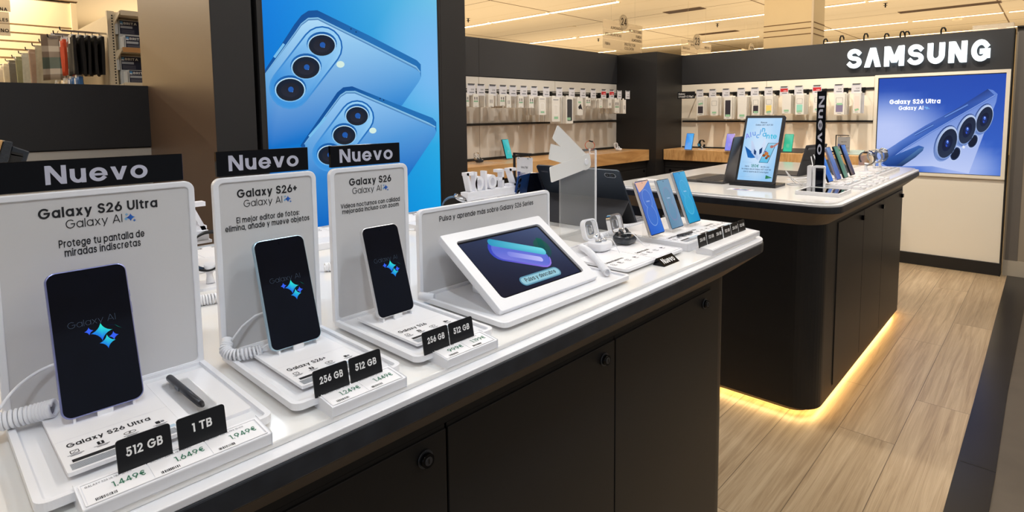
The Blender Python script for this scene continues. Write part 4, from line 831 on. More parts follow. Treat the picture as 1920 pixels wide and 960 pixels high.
def smartwatch(label, M, band, case, face=None, r=.031, group=None):
    t = thing('smartwatch', label, 'watch', M, group)
    mb = MB(); pts = [(0, r*1.05*math.cos(a), r*1.2*math.sin(a)) for a in [R_(-118+i*11.8) for i in range(41)]]; P2 = []
    R_s = []
    for i, a in enumerate([R_(164-i*328/40+90) for i in range(41)]):
        c, s = math.cos(a), math.sin(a); x0 = r*1.02; w2 = .0105 if abs(i-20) > 8 else .0125
        R_s.append([(-w2, x0*s, -x0*1.12*c*-1), (w2, x0*s, x0*1.12*c), (w2, (x0+.0034)*s, (x0+.0034)*1.12*c), (-w2, (x0+.0034)*s, (x0+.0034)*1.12*c)])
    mb.loft(R_s, band, sm=False); part('strap', mb, t)
    mb = MB(); z = 0; y = r*1.02; mb.cyl((0, y-.004, 0), (0, y+.0065, 0), .0205, case, 24); mb.cyl((0, y+.0065, 0), (0, y+.0085, 0), .0185, M_CHROME if face is None else case, 24); part('watch_case', mb, t)
    mb = MB(); mb.cyl((0, y+.0084, 0), (0, y+.0090, 0), .0165, M_GLASS, 22)
    if face: mb.M = Matrix(((1, 0, 0, 0), (0, 0, 1, y+.0092), (0, -1, 0, 0), (0, 0, 0, 1))); mb.disc((0, 0), .0125, .0125, ART, 0, face); mb.disc((0, 0), .009, .009, ART, .0002, mixc(face, (10, 12, 20), .6))
    part('watch_face', mb, t)
    mb = MB(); mb.cyl((.0205, y+.002, .006), (.0235, y+.002, .006), .0028, case, 10); part('crown', mb, t)
    return t
def watch_stand(label, x, y, z0, z1, grp=None):
    t = thing('watch_stand', label, 'stand', Matrix.Translation((x, y, z0)), grp); mb = MB(); mb.rr(-.032, -.032, .032, .032, .012, 0, .006, M_WHITE2, 4); part('foot', mb, t)
    mb = MB(); mb.tube([(0, 0, .006), (-.004, 0, (z1-z0)*.5), (0, 0, z1-z0)], [.009, .006, .012], M_WHITE2, 10); part('stem', mb, t)
B_ST = mat('steel_blue_strap', (70, 92, 116), .4, noise=.06); 
smartwatch('silver smartwatch with steel-blue strap, rising behind the low wide board', Matrix.Translation((-1.25, 1.085, .992)) @ Matrix.Rotation(R_(-41), 4, 'Z') @ Matrix.Rotation(R_(62), 4, 'X'), B_ST, M_SILV)
watch_stand('white stem stand under the steel-blue strapped watch', -1.25, 1.085, ZT, .968)
smartwatch('round silver smartwatch on a white puck, glimpsed between the two leftmost boards', Matrix.Translation((-1.27, .425, .985)) @ Matrix.Rotation(R_(-25), 4, 'Z') @ Matrix.Rotation(R_(150), 4, 'X'), mat('black_rubber_strap', (24, 26, 28), .4, noise=.05), M_CHROME, r=.034)
watch_stand('white stem stand under the round silver smartwatch', -1.27, .425, ZT, .957)
for i, (y0, y1, lab) in enumerate(((.33, .62, 'long white tray with printed cards on the back half of the counter, left part'), (.66, 1.02, 'long white tray with printed cards behind the two middle boards'), (1.06, 1.38, 'long white tray with printed cards under the letter sign'))):
    t = thing('display_tray', lab, 'display tray', FR((-1.42, (y0+y1)/2, ZT), (0, -1, 0), (0, 0, 1))); W2 = (y1-y0)/2
    mb = MB(); mb.M = FLATM; mb.rr(-W2, -.19, W2, .03, .008, .0, .018, M_WHITE2, 4); mb.bevel(.0015); part('tray_block', mb, t)
    spec_card(t, 'Galaxy Z', -W2+.01, -.004, -.185, -.04, .05, c0=.018, th=.001); spec_card(t, 'Galaxy Z', .004, W2-.01, -.185, -.04, .05, c0=.018, th=.001)
t = thing('cable_plug', 'white plug with cable standing behind the gap between the middle boards', 'cable', Matrix.Translation((-1.46, .845, .93)))
mb = MB(); mb.box((-.014, -.012, 0), (.014, .012, .03), M_WHITE2); mb.bevel(.002); part('plug_body', mb, t)
mb = MB(); mb.tube(smooth([Vector(p) for p in ((0, 0, .004), (.02, .02, .002), (.05, .05, .001), (.09, .10, .0015), (.12, .16, .001))]), .003, M_WHITE2, 8); part('cable', mb, t)
for i, (lab, p) in enumerate((('white coiled cord on the counter behind the middle boards', [(-1.19, .64, .920), (-1.17, .68, .920), (-1.13, .72, .920), (-1.08, .735, .920)]), ('white coiled cord lying behind the two leftmost boards', [(-1.15, .36, .920), (-1.14, .40, .920), (-1.14, .45, .920), (-1.15, .50, .920)]),
              ('white coiled cord behind the champagne-framed phone', [(-.93, 1.46, .920), (-.91, 1.50, .920), (-.905, 1.56, .920), (-.90, 1.62, .920)]), ('white coiled cord behind the black earbud case', [(-.91, 1.32, .920), (-.90, 1.36, .920), (-.905, 1.41, .920), (-.92, 1.45, .920)]))):
    coil(lab, p, .0085, .0022, .0052)

# ------------------------------------------------------------------ island counter
tl = R_(12); M = Matrix.Translation((-1.168, 2.910, ZT)); t = thing('laptop', 'open grey laptop turned away, beside the portrait screen', 'laptop', M); M_LAP = mat('space_grey_metal', (96, 94, 94), .4, metal=.7, noise=.03)
mb = MB(); mb.rr(-.232, -.165, 0, .165, .010, .002, .013, M_LAP, 4); mb.bevel(.001, 2); part('laptop_base', mb, t)
mb = MB(); mb.box((-.150, -.150, .013), (-.030, .150, .0134), M_SLOT)
for i in range(5):
    for j in range(14): mb.box((-.148+.0235*i, -.148+.0212*j, .0134), (-.128+.0235*i, -.130+.0212*j, .0146), M_COVER)
part('keyboard', mb, t)
mb = MB(); mb.rr(-.225, -.055, -.160, .055, .004, .013, .0133, M_DARKMET, 3); part('touchpad', mb, t)
for yy in (-.09, -.06): mb = MB(); mb.box((-.09+yy*.5, -.1656, .005), (-.075+yy*.5, -.1648, .009), M_SLOT); part('port', mb, t)
mb = MB(); mb.M = FR((.001, 0, .012), (0, 1, 0), (math.sin(tl), 0, math.cos(tl))); mb.rr(-.165, 0, .165, .225, .010, -.002, .004, M_LAP, 5); mb.bevel(.001, 2); mb.text('SAMSUNG', 0, .108, .010, .0044, mat('bronze_logo', (150, 130, 96), .4, metal=.5), .16, 'c', fit=.05, seg=5); part('laptop_lid', mb, t)
# portrait display
tl = R_(21.5); M = FR((-1.0275, 2.765, .922), (1, 0, 0), (0, math.sin(tl), math.cos(tl))); t = thing('portrait_display', 'black portrait screen with light blue phone advert on the island counter', 'screen', M); H = .345; W2 = .0925
mb = MB(); mb.rr(-W2, 0, W2, H, .004, -.020, 0, mat('charcoal_plastic', (46, 47, 50), .4, noise=.05, nscale=30), 4); mb.bevel(.001, 2, 50); part('display_case', mb, t)
mb = MB(); u0, u1, v0, v1 = -W2+.011, W2-.011, .014, H-.013; w = .0004; mb.grad(u0, v0, u1, v1, w, ART, lambda s, q: mixc(mixc((150, 200, 242), (176, 214, 248), q), (206, 228, 250), max(0, 1-((s-.5)**2*5+(q-.5)**2*3))), 6, 10)
def S(s, q): return (u0+(u1-u0)*s, v1-(v1-v0)*q)
DK = mat('navy_screen_letters', (30, 44, 70), .4, emit=(24, 44, 84), es=.6); Wd = u1-u0
for tx, s_, q, cp, fw, wt in (('Nuevos', .5, .085, .0085, .18, .17), ('Galaxy A57 | A37 5G', .52, .125, .0085, .5, .17), ('de dto. por', .74, .790, .0078, .24, .16), ('Hasta', .22, .790, .0078, .12, .16), ('la compra de un Galaxy A57 | A37 5G', .5, .832, .0078, .84, .16), ('con la tarjeta de El Corte Inglés', .5, .873, .0078, .72, .16)):
    mb.text(tx, *S(s_, q), cp, w+.0004, DK, wt, 'c', fit=fw*Wd, seg=6)
mb.text('180€', *S(.45, .792), .0155, w+.0004, ART, .15, 'c', col=(20, 130, 120), fit=.22*Wd, seg=8)
for ch, s_, q, k in (('A', .105, .335, .3), ('l', .19, .312, .25), ('u', .28, .290, .2), ('c', .385, .328, -.1), ('i', .445, .272, 0), ('n', .525, .226, 0), ('a', .575, .302, .05), ('n', .685, .332, .0), ('t', .785, .337, 0), ('e', .885, .332, .15)):
    mb.text(ch, *S(s_, q), .0265, w+.0004, ART, .165, 'c', col=lambda x, y: mixc((146, 140, 232), (60, 190, 222), (x-u0)/Wd*1.3), rot=k, seg=8)
def pg(pts, c, k): mb.poly([(*S(*p), w+k) for p in pts], ART, c)
gr = lambda a, b: (lambda x, y: mixc(a, b, (v1-y)/(v1-v0)*2-.8))
pg([(.06, .46), (.30, .55), (.42, .64), (.30, .65), (.20, .64)], gr((16, 84, 160), (40, 130, 210)), .0004); pg([(.22, .37), (.26, .37), (.50, .62), (.50, .68), (.28, .56)], gr((200, 214, 240), (150, 184, 230)), .0006); pg([(.34, .50), (.42, .54), (.42, .60), (.36, .58)], (26, 60, 110), .0008)
pg([(.62, .33), (.66, .48), (.52, .68), (.50, .60), (.50, .52)], gr((214, 226, 246), (160, 190, 236)), .0009); pg([(.50, .51), (.58, .47), (.58, .56), (.52, .59)], (24, 56, 104), .0011)
pg([(.72, .40), (.96, .40), (.80, .715), (.545, .715)], (26, 34, 48), .0012); pg([(.73, .405), (.945, .405), (.79, .71), (.56, .71)], gr((150, 205, 232), (60, 178, 226)), .0014)
for (a, b, r, c) in ((.66, .60, .05, (150, 84, 40)), (.72, .57, .06, (196, 120, 60)), (.78, .61, .05, (160, 96, 50)), (.74, .64, .04, (120, 66, 36)), (.84, .46, .05, (178, 112, 104)), (.69, .54, .03, (120, 80, 150))): mb.disc(S(a, b), r*Wd, r*Wd*.9, ART, w+.0016+.0001*r*10, c, 12)
pg([(.88, .44), (1.02, .38), (1.0, .42), (.90, .47)], (190, 130, 120), .0019)
pg([(.80, .905), (.99, .938), (.80, .962)], (10, 110, 66), .0006); mb.text('El Corte Inglés', *S(.86, .940), .0035, w+.0008, ART, .1, 'c', col=(150, 220, 180), fit=.13*Wd, seg=4)
for q in (.945, .715): pg([(.06, q), (.36, q), (.36, q+.003), (.06, q+.003)], (150, 180, 215), .0006)
part('screen_picture', mb, t)
mb = MB(); mb.M = M.inverted() @ Matrix.Translation((-1.0275, 2.80, ZT)); mb.rr(-.108, -.062, .108, .075, .004, 0, .012, M_TAG, 4); mb.bevel(.001); part('display_foot', mb, t)
mb = MB(); mb.rr(-.03, .0, .03, .2, .004, -.032, -.020, M_TAG, 3); part('rear_brace', mb, t)
# Nuevo totem in its white holder
zt = ony(1537, 171, 2.83).z; xc = ony(1537, 300, 2.83).x; t = thing('totem_sign', 'tall narrow black totem reading Nuevo downwards, on the island counter', 'sign', FR((xc, 2.83, ZT), (1, 0, 0), (0, 0, 1)))
mb = MB(); mb.rr(-.0185, .006, .0185, zt-ZT, .001, -.003, .003, M_GLOSSBLK, 2); Hh = zt-ZT; mb.text('Nuevo', -.0110, Hh-.022, .0235, .0034, M_LETW, .16, 'l', fit=.262, rot=-math.pi/2, seg=10); part('totem_panel', mb, t)
for s, u in ((0, -.044), (1, -.020)):
    mb = MB(); mb.rr(u, 0, u+.018+.03*s, .108, .008, .004+.0*s, .026, M_WHITE2, 5); mb.bevel(.001, 2, 50) ; part('holder_plate', mb, t, 'white holder plate')
mb = MB(); mb.box((-.008, .012, .0262), (.024, .098, .0270), M_GLASS); part('dark_window', mb, t)
mb = MB(); mb.rr(-.05, 0, .05, .005, .001, -.03, .04, M_WHITE2, 2); part('foot', mb, t)
t = thing('framed_mirror_tray', 'white-framed tray with mirror top at the island corner', 'tray', Matrix.Translation((-.705, 2.685, ZT)))
mb = MB(); mb.frame(-.085, -.092, .085, .092, .006, .002, 0, .0165, M_WHITE2, .002, 3); mb.bevel(.0008); part('tray_frame', mb, t)
mb = MB(); mb.box((-.079, -.086, .002), (.079, .086, .0140), M_SLOT); mb.box((-.079, -.086, .0141), (.079, .086, .0146), mat('dark_mirror', (96, 96, 98), .03, metal=1, noise=.02)); part('mirror', mb, t)
mb = MB(); mb.rr(-.055, -.028, .055, .028, .002, 0, .0006, M_CARD, 2); mb.poly([(-.03, -.02, .0008), (.04, -.02, .0008), (.04, .005, .0008), (-.03, .005, .0008)], PRN, (150, 150, 200)); mb.disc((-.02, .012), .012, .008, PRN, .0009, (190, 140, 90)); mb.disc((.012, .014), .014, .007, PRN, .0009, (90, 150, 110)); mb.disc((.035, .012), .01, .006, PRN, .0009, (180, 110, 60))
solo('leaflet', 'small printed sheet lying before the portrait screen', 'leaflet', mb, Matrix.Translation((-1.025, 2.600, ZT+.0002)))
# four slanted phones
ws = lambda a, b, c, d: (lambda mb, W2, v0, v1, z: mb.grad(-W2, v0, W2, v1, z, ART, lambda s, q: mixc(bil(a, b, c, d)(s, q), (255, 255, 255), .12*max(0, math.sin(s*4+q*7))), 5, 10))
for i, (u, v, bc, fn, lab) in enumerate(((1557, 341.5, (30, 34, 44), ws((10, 74, 170), (24, 110, 210), (14, 92, 196), (60, 140, 225)), 'black phone with bright blue wallpaper, first of the slanted phones after the totem'),
                                (1572.5, 337, (170, 166, 200), ws((58, 92, 170), (60, 84, 160), (100, 140, 190), (110, 130, 180)), 'lilac-framed phone with dusky blue wallpaper among the slanted phones'),
                                (1586, 333.5, (30, 34, 38), ws((60, 120, 96), (110, 130, 128), (40, 112, 96), (100, 140, 120)), 'black phone with green wallpaper among the slanted phones'),
                                (1599, 328.5, (24, 26, 34), ws((110, 78, 58), (28, 30, 60), (20, 70, 160), (96, 150, 220)), 'black phone with blue and brown wallpaper, farthest of the slanted phones'))):
    p = onz(u, v, .937); phone(lab, phone_M(p.x, p.y, .937, 20), .0745, .162, bc, fn, r=.008)
    mb = MB(); mb.box((p.x+.001, p.y-.03, .925), (p.x+.008, p.y+.03, .936), M_CLEAR); mb.box((p.x-.03, p.y-.028, .925), (p.x+.001, p.y+.028, .929), M_CLEAR); mb.box((p.x-.037, p.y-.012, .925), (p.x-.030, p.y+.012, .97), M_CLEAR)
    solo('clear_phone_stand', 'clear acrylic foot under the '+lab.split(',')[0].split(' among')[0].split(' farthest')[0], 'stand', mb)
for i, (y0, y1, lab) in enumerate(((2.90, 3.18, 'white tray with cards on the island, under the blue slanted phone'), (3.20, 3.46, 'white tray with cards on the island, under the farther slanted phones'), (3.50, 4.05, 'white tray with cards at the far end of the island, under the watches'))):
    t = thing('display_tray', lab, 'display tray', FR((-.84, (y0+y1)/2, ZT))); W2 = (y1-y0)/2
    mb = MB(); mb.M = FLATM; mb.rr(-W2, -.185, W2, .01, .005, 0, .015, M_WHITE2, 4); mb.bevel(.001); part('tray_block', mb, t)
    n = 2 if i < 2 else 4
    for j in range(n): a = -W2+.006+(2*W2-.012)*j/n; spec_card(t, 'Galaxy A', a, a+(2*W2-.012)/n-.004, -.18, -.05, .04, low=True, c0=.015, th=.001)
for j, y in enumerate((2.945, 3.06, 3.19, 3.32, 3.44)):
    mb = MB(); mb.rr(-.022, -.030, .022, .030, .003, 0, .010, M_WHITE2, 3); mb.bevel(.001); mb.poly([(-.018, -.026, .0104), (.018, -.026, .0104), (.018, .026, .0104), (-.018, .026, .0104)], PRN, (236, 236, 240)); mb.poly([(.004, -.02, .0107), (.010, -.02, .0107), (.010, .004, .0107), (.004, .004, .0107)], PRN, (110, 120, 130))
    solo('price_block', ORD[j]+' small white price block along the island edge, counted from the totem', 'price holder', mb, Matrix.Translation((-.626, y, ZT)), 'price blocks along the island edge')
for j, (u, v, band, rz) in enumerate(((1625, 312, (60, 62, 66), -20), (1640, 308, (150, 152, 156), 10), (1651, 306, (74, 90, 120), 35))):
    p = onz(u, v, .955); nm = ('black-strapped smartwatch nearest the slanted phones on the island', 'silver-strapped smartwatch in the middle of the island watches', 'blue-strapped smartwatch nearest the blue wall screen')[j]
    smartwatch(nm, Matrix.Translation((p.x, p.y, 1.0)) @ Matrix.Rotation(R_(rz-72), 4, 'Z') @ Matrix.Rotation(R_(58), 4, 'X'), mat('strap_%d' % j, band, .4, noise=.05), M_SILV, r=.032, group='smartwatches at the end of the island')
    watch_stand('white stem stand of the '+nm, p.x, p.y, .926, .974)
# dark tablet standing with its cables
tl = R_(24); M = FR((-.985, 3.44, .9145), (.14, .99, 0), (.25, 0, math.cos(tl))); t = thing('keyboard_tablet', 'dark tablet on a folded cover with looping white cables, on the island', 'tablet', M)
mb = MB(); mb.rr(-.125, 0, .125, .172, .008, -.003, .003, M_COVER, 5); mb.bevel(.0008, 1, 50); part('tablet_body', mb, t); mb = MB(); mb.box((-.11, .148, .003), (.05, .160, .0065), M_DARKMET); part('pen_slot', mb, t)
mb = MB(); mb.box((-.125, 0, .003), (.125, .085, .006), M_COVER); part('cover_panel', mb, t)
mb = MB(); mb.M = M.inverted(); a = [mb.v(p_) for p_ in ((-.90, 3.34, 1.0), (-.895, 3.34, 1.0), (-.82, 3.36, .912), (-.828, 3.36, .912))]; b = [mb.v(p_) for p_ in ((-.87, 3.57, 1.0), (-.865, 3.57, 1.0), (-.785, 3.59, .912), (-.793, 3.59, .912))]; mb.f(a, M_COVER); mb.f(b[::-1], M_COVER)
for i in range(4): mb.f([a[i], b[i], b[(i+1) % 4], a[(i+1) % 4]], M_COVER)
part('cover_flap', mb, t)
mb = MB(); mb.M = M.inverted() @ Matrix.Translation((-1.10, 3.44, ZT)); mb.box((-.11, -.12, .0005), (.10, .12, .006), M_COVER); part('keyboard', mb, t)
for lab, Q in (('white cable looping from the dark island tablet', [(-.93, 3.34, 1.03), (-.90, 3.30, .98), (-.90, 3.36, .93), (-.92, 3.44, .94), (-.93, 3.40, 1.0), (-.93, 3.36, 1.02)]), ('white cable falling to the island top by the dark tablet', [(-.94, 3.33, 1.02), (-.915, 3.28, .96), (-.92, 3.24, .922), (-.96, 3.18, .9135), (-.99, 3.12, .913)]),
              ('white cable curled behind the totem holder', [(-.90, 2.96, .913), (-.93, 2.95, .95), (-.95, 2.97, .97), (-.93, 2.99, .94), (-.89, 2.98, .916), (-.85, 2.96, .914)]), ('thin white cable coiled flat beside the totem holder', [(-.86, 2.92, .9125), (-.88, 2.96, .9125), (-.92, 2.97, .9125), (-.93, 2.93, .9125), (-.90, 2.90, .9125), (-.87, 2.92, .9145)])):
    mb = MB(); mb.tube(smooth([Vector(p) for p in Q]), .0024, M_WHITE2, 7); solo('cable', lab, 'cable', mb)
mb = MB(); mb.rr(-.05, -.035, .05, .035, .003, 0, .012, M_WHITE2, 3); mb.bevel(.001); solo('price_block', 'white block on the island corner beside the open laptop', 'price holder', mb, Matrix.Translation((-1.50, 2.62, ZT)))
# ------------------------------------------------------------------ wall counters, back screen and sign
def wall_counter(label, a, b, doors, face):
    """a, b: ground-plan corners; face 'x' looks along +x, 'y' along -y"""
    t = thing('wall_counter', label, 'counter', Matrix.Translation(((a[0]+b[0])/2, (a[1]+b[1])/2, 0)))
    mb = MB(); mb.box((*a, .795), (*b, .900), M_OAK); mb.bevel(.0015); part('wooden_top', mb, t, 'honey oak top slab', world=True)
    mb = MB(); i = .035
    if face == 'x': mb.box((a[0], a[1], .06), (b[0]-i, b[1], .7945), M_BLACK)
    else: mb.box((a[0], a[1]+i, .06), (b[0], b[1], .7945), M_BLACK)
    part('cabinet_body', mb, t, world=True)
    for k in range(doors):
        mb = MB()
        if face == 'x':
            y0 = a[1]+(b[1]-a[1])*k/doors; y1 = a[1]+(b[1]-a[1])*(k+1)/doors; mb.box((b[0]-i, y0+.003, .075), (b[0]-i+.005, y1-.003, .715), M_BLACK); mb.box((b[0]-i, y0+.003, .722), (b[0]-i+.005, y1-.003, .788), M_BLACK)
            lk = ((b[0]-i+.005, y1-.05, .69), (b[0]-i+.012, y1-.05, .69))
        else:
            x0 = a[0]+(b[0]-a[0])*k/doors; x1 = a[0]+(b[0]-a[0])*(k+1)/doors; mb.box((x0+.003, a[1]+i-.005, .075), (x1-.003, a[1]+i, .715), M_BLACK); mb.box((x0+.003, a[1]+i-.005, .722), (x1-.003, a[1]+i, .788), M_BLACK)
            lk = ((x0+.06, a[1]+i-.005, .69), (x0+.06, a[1]+i-.012, .69))
        d = part('door', mb, t, world=True); mb = MB(); mb.cyl(*lk, .012, M_GLOSSBLK, 16); mb.bm.transform(t.matrix_world.inverted()); part('lock', mb, d)
    return t
wall_counter('honey oak wall counter over black cabinets along the left wall', (-3.305, 2.222), (-2.928, 5.104), 3, 'x')
wall_counter('honey oak wall counter over black cabinets under the back wall cases', (-2.850, 5.25), (-1.13, 5.614), 2, 'y')
YS = YB-.01
t = thing('wall_screen', 'large bright blue advertising screen set in the back wall under the glowing letters', 'screen', FR((0, YS, 0), (1, 0, 0), (0, 0, 1)))
c = [ony(*q, YS) for q in ((1647, 147), (1888, 137), (1886, 333), (1645, 318))]
X0, X1, Z0, Z1 = -1.085, -.268, .762, 1.528
mb = MB(); mb.frame(-1.112, .737, XR-.008, 1.5555, .024, .001, -.03, .004, M_PANEL2, .001, 2); part('screen_surround', mb, t, 'cream frame round the screen')
mb = MB(); mb.frame(X0-.003, Z0-.003, X1+.003, Z1+.003, .006, .001, -.02, .0015, M_SLOT, .001, 2)
def D2(x, y): q = ony(1560+x/3.2, 60+y/3.2, YS); return (q.x, q.z)
def dg(pts, col, w): mb.poly([(*D2(*p), w) for p in pts], LBOX, col)
def dramp(p, q, ca, cb):
    p, q = Vector(D2(*p)), Vector(D2(*q)); d = q-p
    return lambda x, y: mixc(ca, cb, (Vector((x, y))-p).dot(d)/d.length_squared)
mb.grad(X0, Z0, X1, Z1, -.002, LBOX, lambda s, q: mixc(mixc((60, 104, 200), (34, 74, 176), q), (186, 200, 246), min(1, 1.05*max(0, 1-((s-.08)**2*3+(q-.40)**2*4.5)))+.85*max(0, 1-((s-.70)**2*9+(q-.06)**2*12))), 16, 14)
side = [(305, 745), (560, 580), (760, 480), (935, 342), (990, 362), (975, 400), (700, 545), (520, 650), (340, 790), (308, 790)]
back = [(360, 800), (520, 655), (760, 510), (975, 385), (994, 372), (985, 420), (930, 560), (815, 850), (420, 850)]
dg([(308, 770), (340, 805), (600, 805), (820, 850), (930, 560), (985, 420), (994, 372), (965, 348), (935, 342), (760, 452), (560, 560), (400, 660), (300, 735)], dramp((650, 500), (780, 760), (100, 134, 212), (190, 204, 246)), -.0015)
def dstrip(pa, pb, ca, cb, w):
    for i in range(len(pa)-1): mb.f([mb.v((*D2(*k), w)) for k in (pa[i], pa[i+1], pb[i+1], pb[i])], LBOX, [lin(k) for k in (ca[i], ca[i+1], cb[i+1], cb[i])])
dstrip([(285, 735), (400, 662), (560, 562), (760, 452), (935, 342)], [(312, 790), (430, 700), (590, 600), (790, 485), (975, 378)], [(110, 140, 205), (90, 126, 204), (74, 108, 190), (44, 78, 160), (34, 60, 130)], [(20, 60, 140), (40, 84, 170), (54, 96, 184), (40, 80, 170), (60, 96, 180)], -.0012)
dstrip([(312, 790), (430, 700), (590, 600), (790, 485), (975, 378)], [(316, 797), (434, 707), (594, 606), (794, 491), (980, 384)], [(150, 180, 240)]*5, [(60, 96, 186)]*5, -.0010)
for a, b in (((495, 618), (608, 558)), ((676, 510), (815, 436))):
    a, b = Vector(a), Vector(b); d = (b-a).normalized(); n = Vector((-d.y, d.x))*7; dg([tuple(a+n), tuple(b+n), tuple(b-n), tuple(a-n)], (34, 60, 130), -.0009); n *= .6; dg([tuple(a+n), tuple(b+n), tuple(b-n), tuple(a-n)], (96, 136, 214), -.0007)
dg([(300, 790), (330, 760), (520, 680), (550, 690), (545, 710), (480, 760), (400, 806), (330, 806)], dramp((420, 690), (450, 770), (70, 116, 196), (24, 60, 130)), -.0008); dg([(380, 806), (520, 700), (553, 690), (545, 712), (500, 752), (420, 806)], dramp((470, 715), (500, 765), (84, 130, 190), (20, 44, 90)), -.0006)
for (cx, cy, a, b) in ((915, 525, 46, 88), (812, 590, 48, 92), (692, 668, 56, 100)):
    for f, c0, c1, dx, q in ((1.15, (40, 66, 130), (140, 168, 226), -10, 0), (1.08, (190, 208, 240), (80, 110, 180), -5, 1), (1.0, (210, 222, 244), (110, 140, 200), 0, 2), (.92, (18, 30, 56), (44, 56, 80), 0, 3), (.5, (10, 16, 34), (26, 40, 80), 0, 4)):
        an = R_(22); pts = []
        for j in range(26):
            ex, ey = a*f*math.cos(2*math.pi*j/26), b*f*math.sin(2*math.pi*j/26); pts.append((cx+dx+ex*math.cos(an)-ey*math.sin(an), cy+ex*math.sin(an)+ey*math.cos(an)))
        dg(pts, dramp((cx-a, cy-b), (cx+a, cy+b), c0, c1), -.0004+.0002*q)
    [dg([(cx+ox_+r_*math.cos(j*.45), cy+oy_+r_*1.5*math.sin(j*.45)) for j in range(14)], c_, .0007+.0001*k_) for k_, (ox_, oy_, r_, c_) in enumerate(((0, 0, 16, (26, 44, 96)), (1, -8, 7, (70, 112, 226)), (2, -12, 3, (176, 204, 255)), (-5, 14, 5, (44, 76, 190))))]
for (cx, cy, a, b) in ((845, 655, 26, 42), (740, 730, 27, 42)):
    for f, c, q in ((1.12, (190, 206, 240), 0), (1, (44, 66, 110), 1), (.86, (16, 26, 48), 2)):
        an = R_(26); dg([(cx+a*f*math.cos(2*math.pi*j/18)*math.cos(an)-b*f*math.sin(2*math.pi*j/18)*math.sin(an), cy+a*f*math.cos(2*math.pi*j/18)*math.sin(an)+b*f*math.sin(2*math.pi*j/18)*math.cos(an)) for j in range(18)], c, -.0004+.0002*q)
dg([(790+9*math.cos(j), 690+10*math.sin(j)) for j in range(6)], (226, 232, 246), .0004)
q0, q1 = D2(345, 432), D2(650, 424); mb.text('Galaxy S26 Ultra', q0[0], q0[1]-.001, .036, .0006, M_LETE if 'M_LETE' in globals() else mat('white_screen_letters', (240, 244, 250), .4, emit=(236, 242, 252), es=.9), .19, 'l', fit=q1[0]-q0[0], seg=8)
q0, q1 = D2(400, 468), D2(547, 464); mb.text('Galaxy AI', q0[0], q0[1], .031, .0006, MATS['white_screen_letters'], .15, 'l', fit=q1[0]-q0[0], seg=8)
q = D2(570, 456)
for (du, dv, r) in ((0, 0, .015), (-.012, .006, .008), (.013, -.006, .006)): mb.star((q[0]+du, q[1]+dv), r, LBOX, .0006, (120, 180, 240))
part('screen_picture', mb, t)
# glowing letters on the fascia
p0, p1 = ony(1590, 128, 5.6), ony(1857, 75, 5.6); zb_ = .5*(ony(1590, 128, 5.6).z+ony(1857, 117, 5.6).z)+.004; cap = .162; xw = ony(1857, 95, 5.6).x-ony(1589, 110, 5.6).x
M_GLOW = mat('lit_white_letters', (240, 246, 250), .4, emit=(222, 240, 250), es=1.02)
wl = {'S': .80, 'Λ': .90, 'M': 1.04, 'U': .84, 'N': .86, 'G': .86}
x = ony(1589, 110, 5.6).x; tx = 'SΛMSUNG'; sp_ = .20; k = xw/(sum(wl[c_] for c_ in tx)+sp_*6)
t = thing('illuminated_sign', 'row of glowing white block letters on the dark fascia above the blue screen', 'sign', FR((x, YB-.012, zb_), (1, 0, 0), (0, 0, 1))); u = 0
GB = dict(GL); GL['G'] = (.86, [[('a', .5, .5, .5, .5, 38, 322)], [(1, .18), (1, .45), (.62, .45)]])
for c_ in tx:
    g0 = GL[c_]; GL[c_] = (wl[c_], g0[1]); GC.clear(); mb = MB(); mb.text(c_, u, 0, cap, .0, M_GLOW, {'S': .215, 'M': .25, 'G': .235}.get(c_, .265), 'l', dep=.035, sx=k/cap, seg=12); part('letter', mb, t); GL[c_] = g0; u += (wl[c_]+sp_)*k
GL.update(GB); GC.clear()

# ------------------------------------------------------------------ pegs with packages
M_BOX = mat('white_card_box', (226, 222, 214), .5, noise=.02); M_BOXG = mat('grey_box_side', (176, 170, 160), .55, noise=.03); M_STK = mat('pale_green_sticker', (150, 196, 160), .5, noise=.03)
M_PEG = mat('black_peg_wire', (28, 27, 26), .4, metal=.5, noise=.05); M_RED = mat('red_price_ink', (196, 40, 46), .5, noise=.03); M_PTAG = mat('price_tag_card', (214, 212, 216), .4, noise=.02)
def peg(label, M, depth, tw, th, red, grp):
    """M sits on the wall at the peg, normal into the shop"""
    t = thing('display_peg', label, 'peg', M, grp)
    mb = MB(); mb.box((-.02, -.035, 0), (.02, .012, .008), M_PEG); mb.tube([(0, 0, .004), (0, -.008, depth*.5), (0, -.012, depth-.02), (0, .0, depth)], .0028, M_PEG, 6); mb.tube([(0, .008, .004), (0, .004, depth)], .0022, M_PEG, 6); part('peg_arm', mb, t)
    mb = MB(); mb.rr(-tw/2, -th*.55, tw/2, th*.45, .002, depth+.002, depth+.0035, M_PTAG, 2); w = depth+.0038
    mb.box((-tw*.4, th*.45-.004, depth+.001), (tw*.4, th*.45+.001, depth+.005), M_SLOT)
    if red: mb.poly([(-tw*.44, -th*.15, w), (tw*.44, -th*.15, w), (tw*.44, th*.22, w), (-tw*.44, th*.22, w)], M_RED)
    mb.text('9,99', -tw*.05, -th*.12, th*.15, w+.0002, M_LETWW if red else M_LETK, .13, 'l', fit=tw*.36, seg=4)
    for q in (.30, -.34): mb.poly([(-tw*.4*(.6 if q < 0 else 1), th*q, w), (tw*.34, th*q, w), (tw*.34, th*(q+.09), w), (-tw*.4*(.6 if q < 0 else 1), th*(q+.09), w)], M_GREY)
    part('price_label', mb, t)
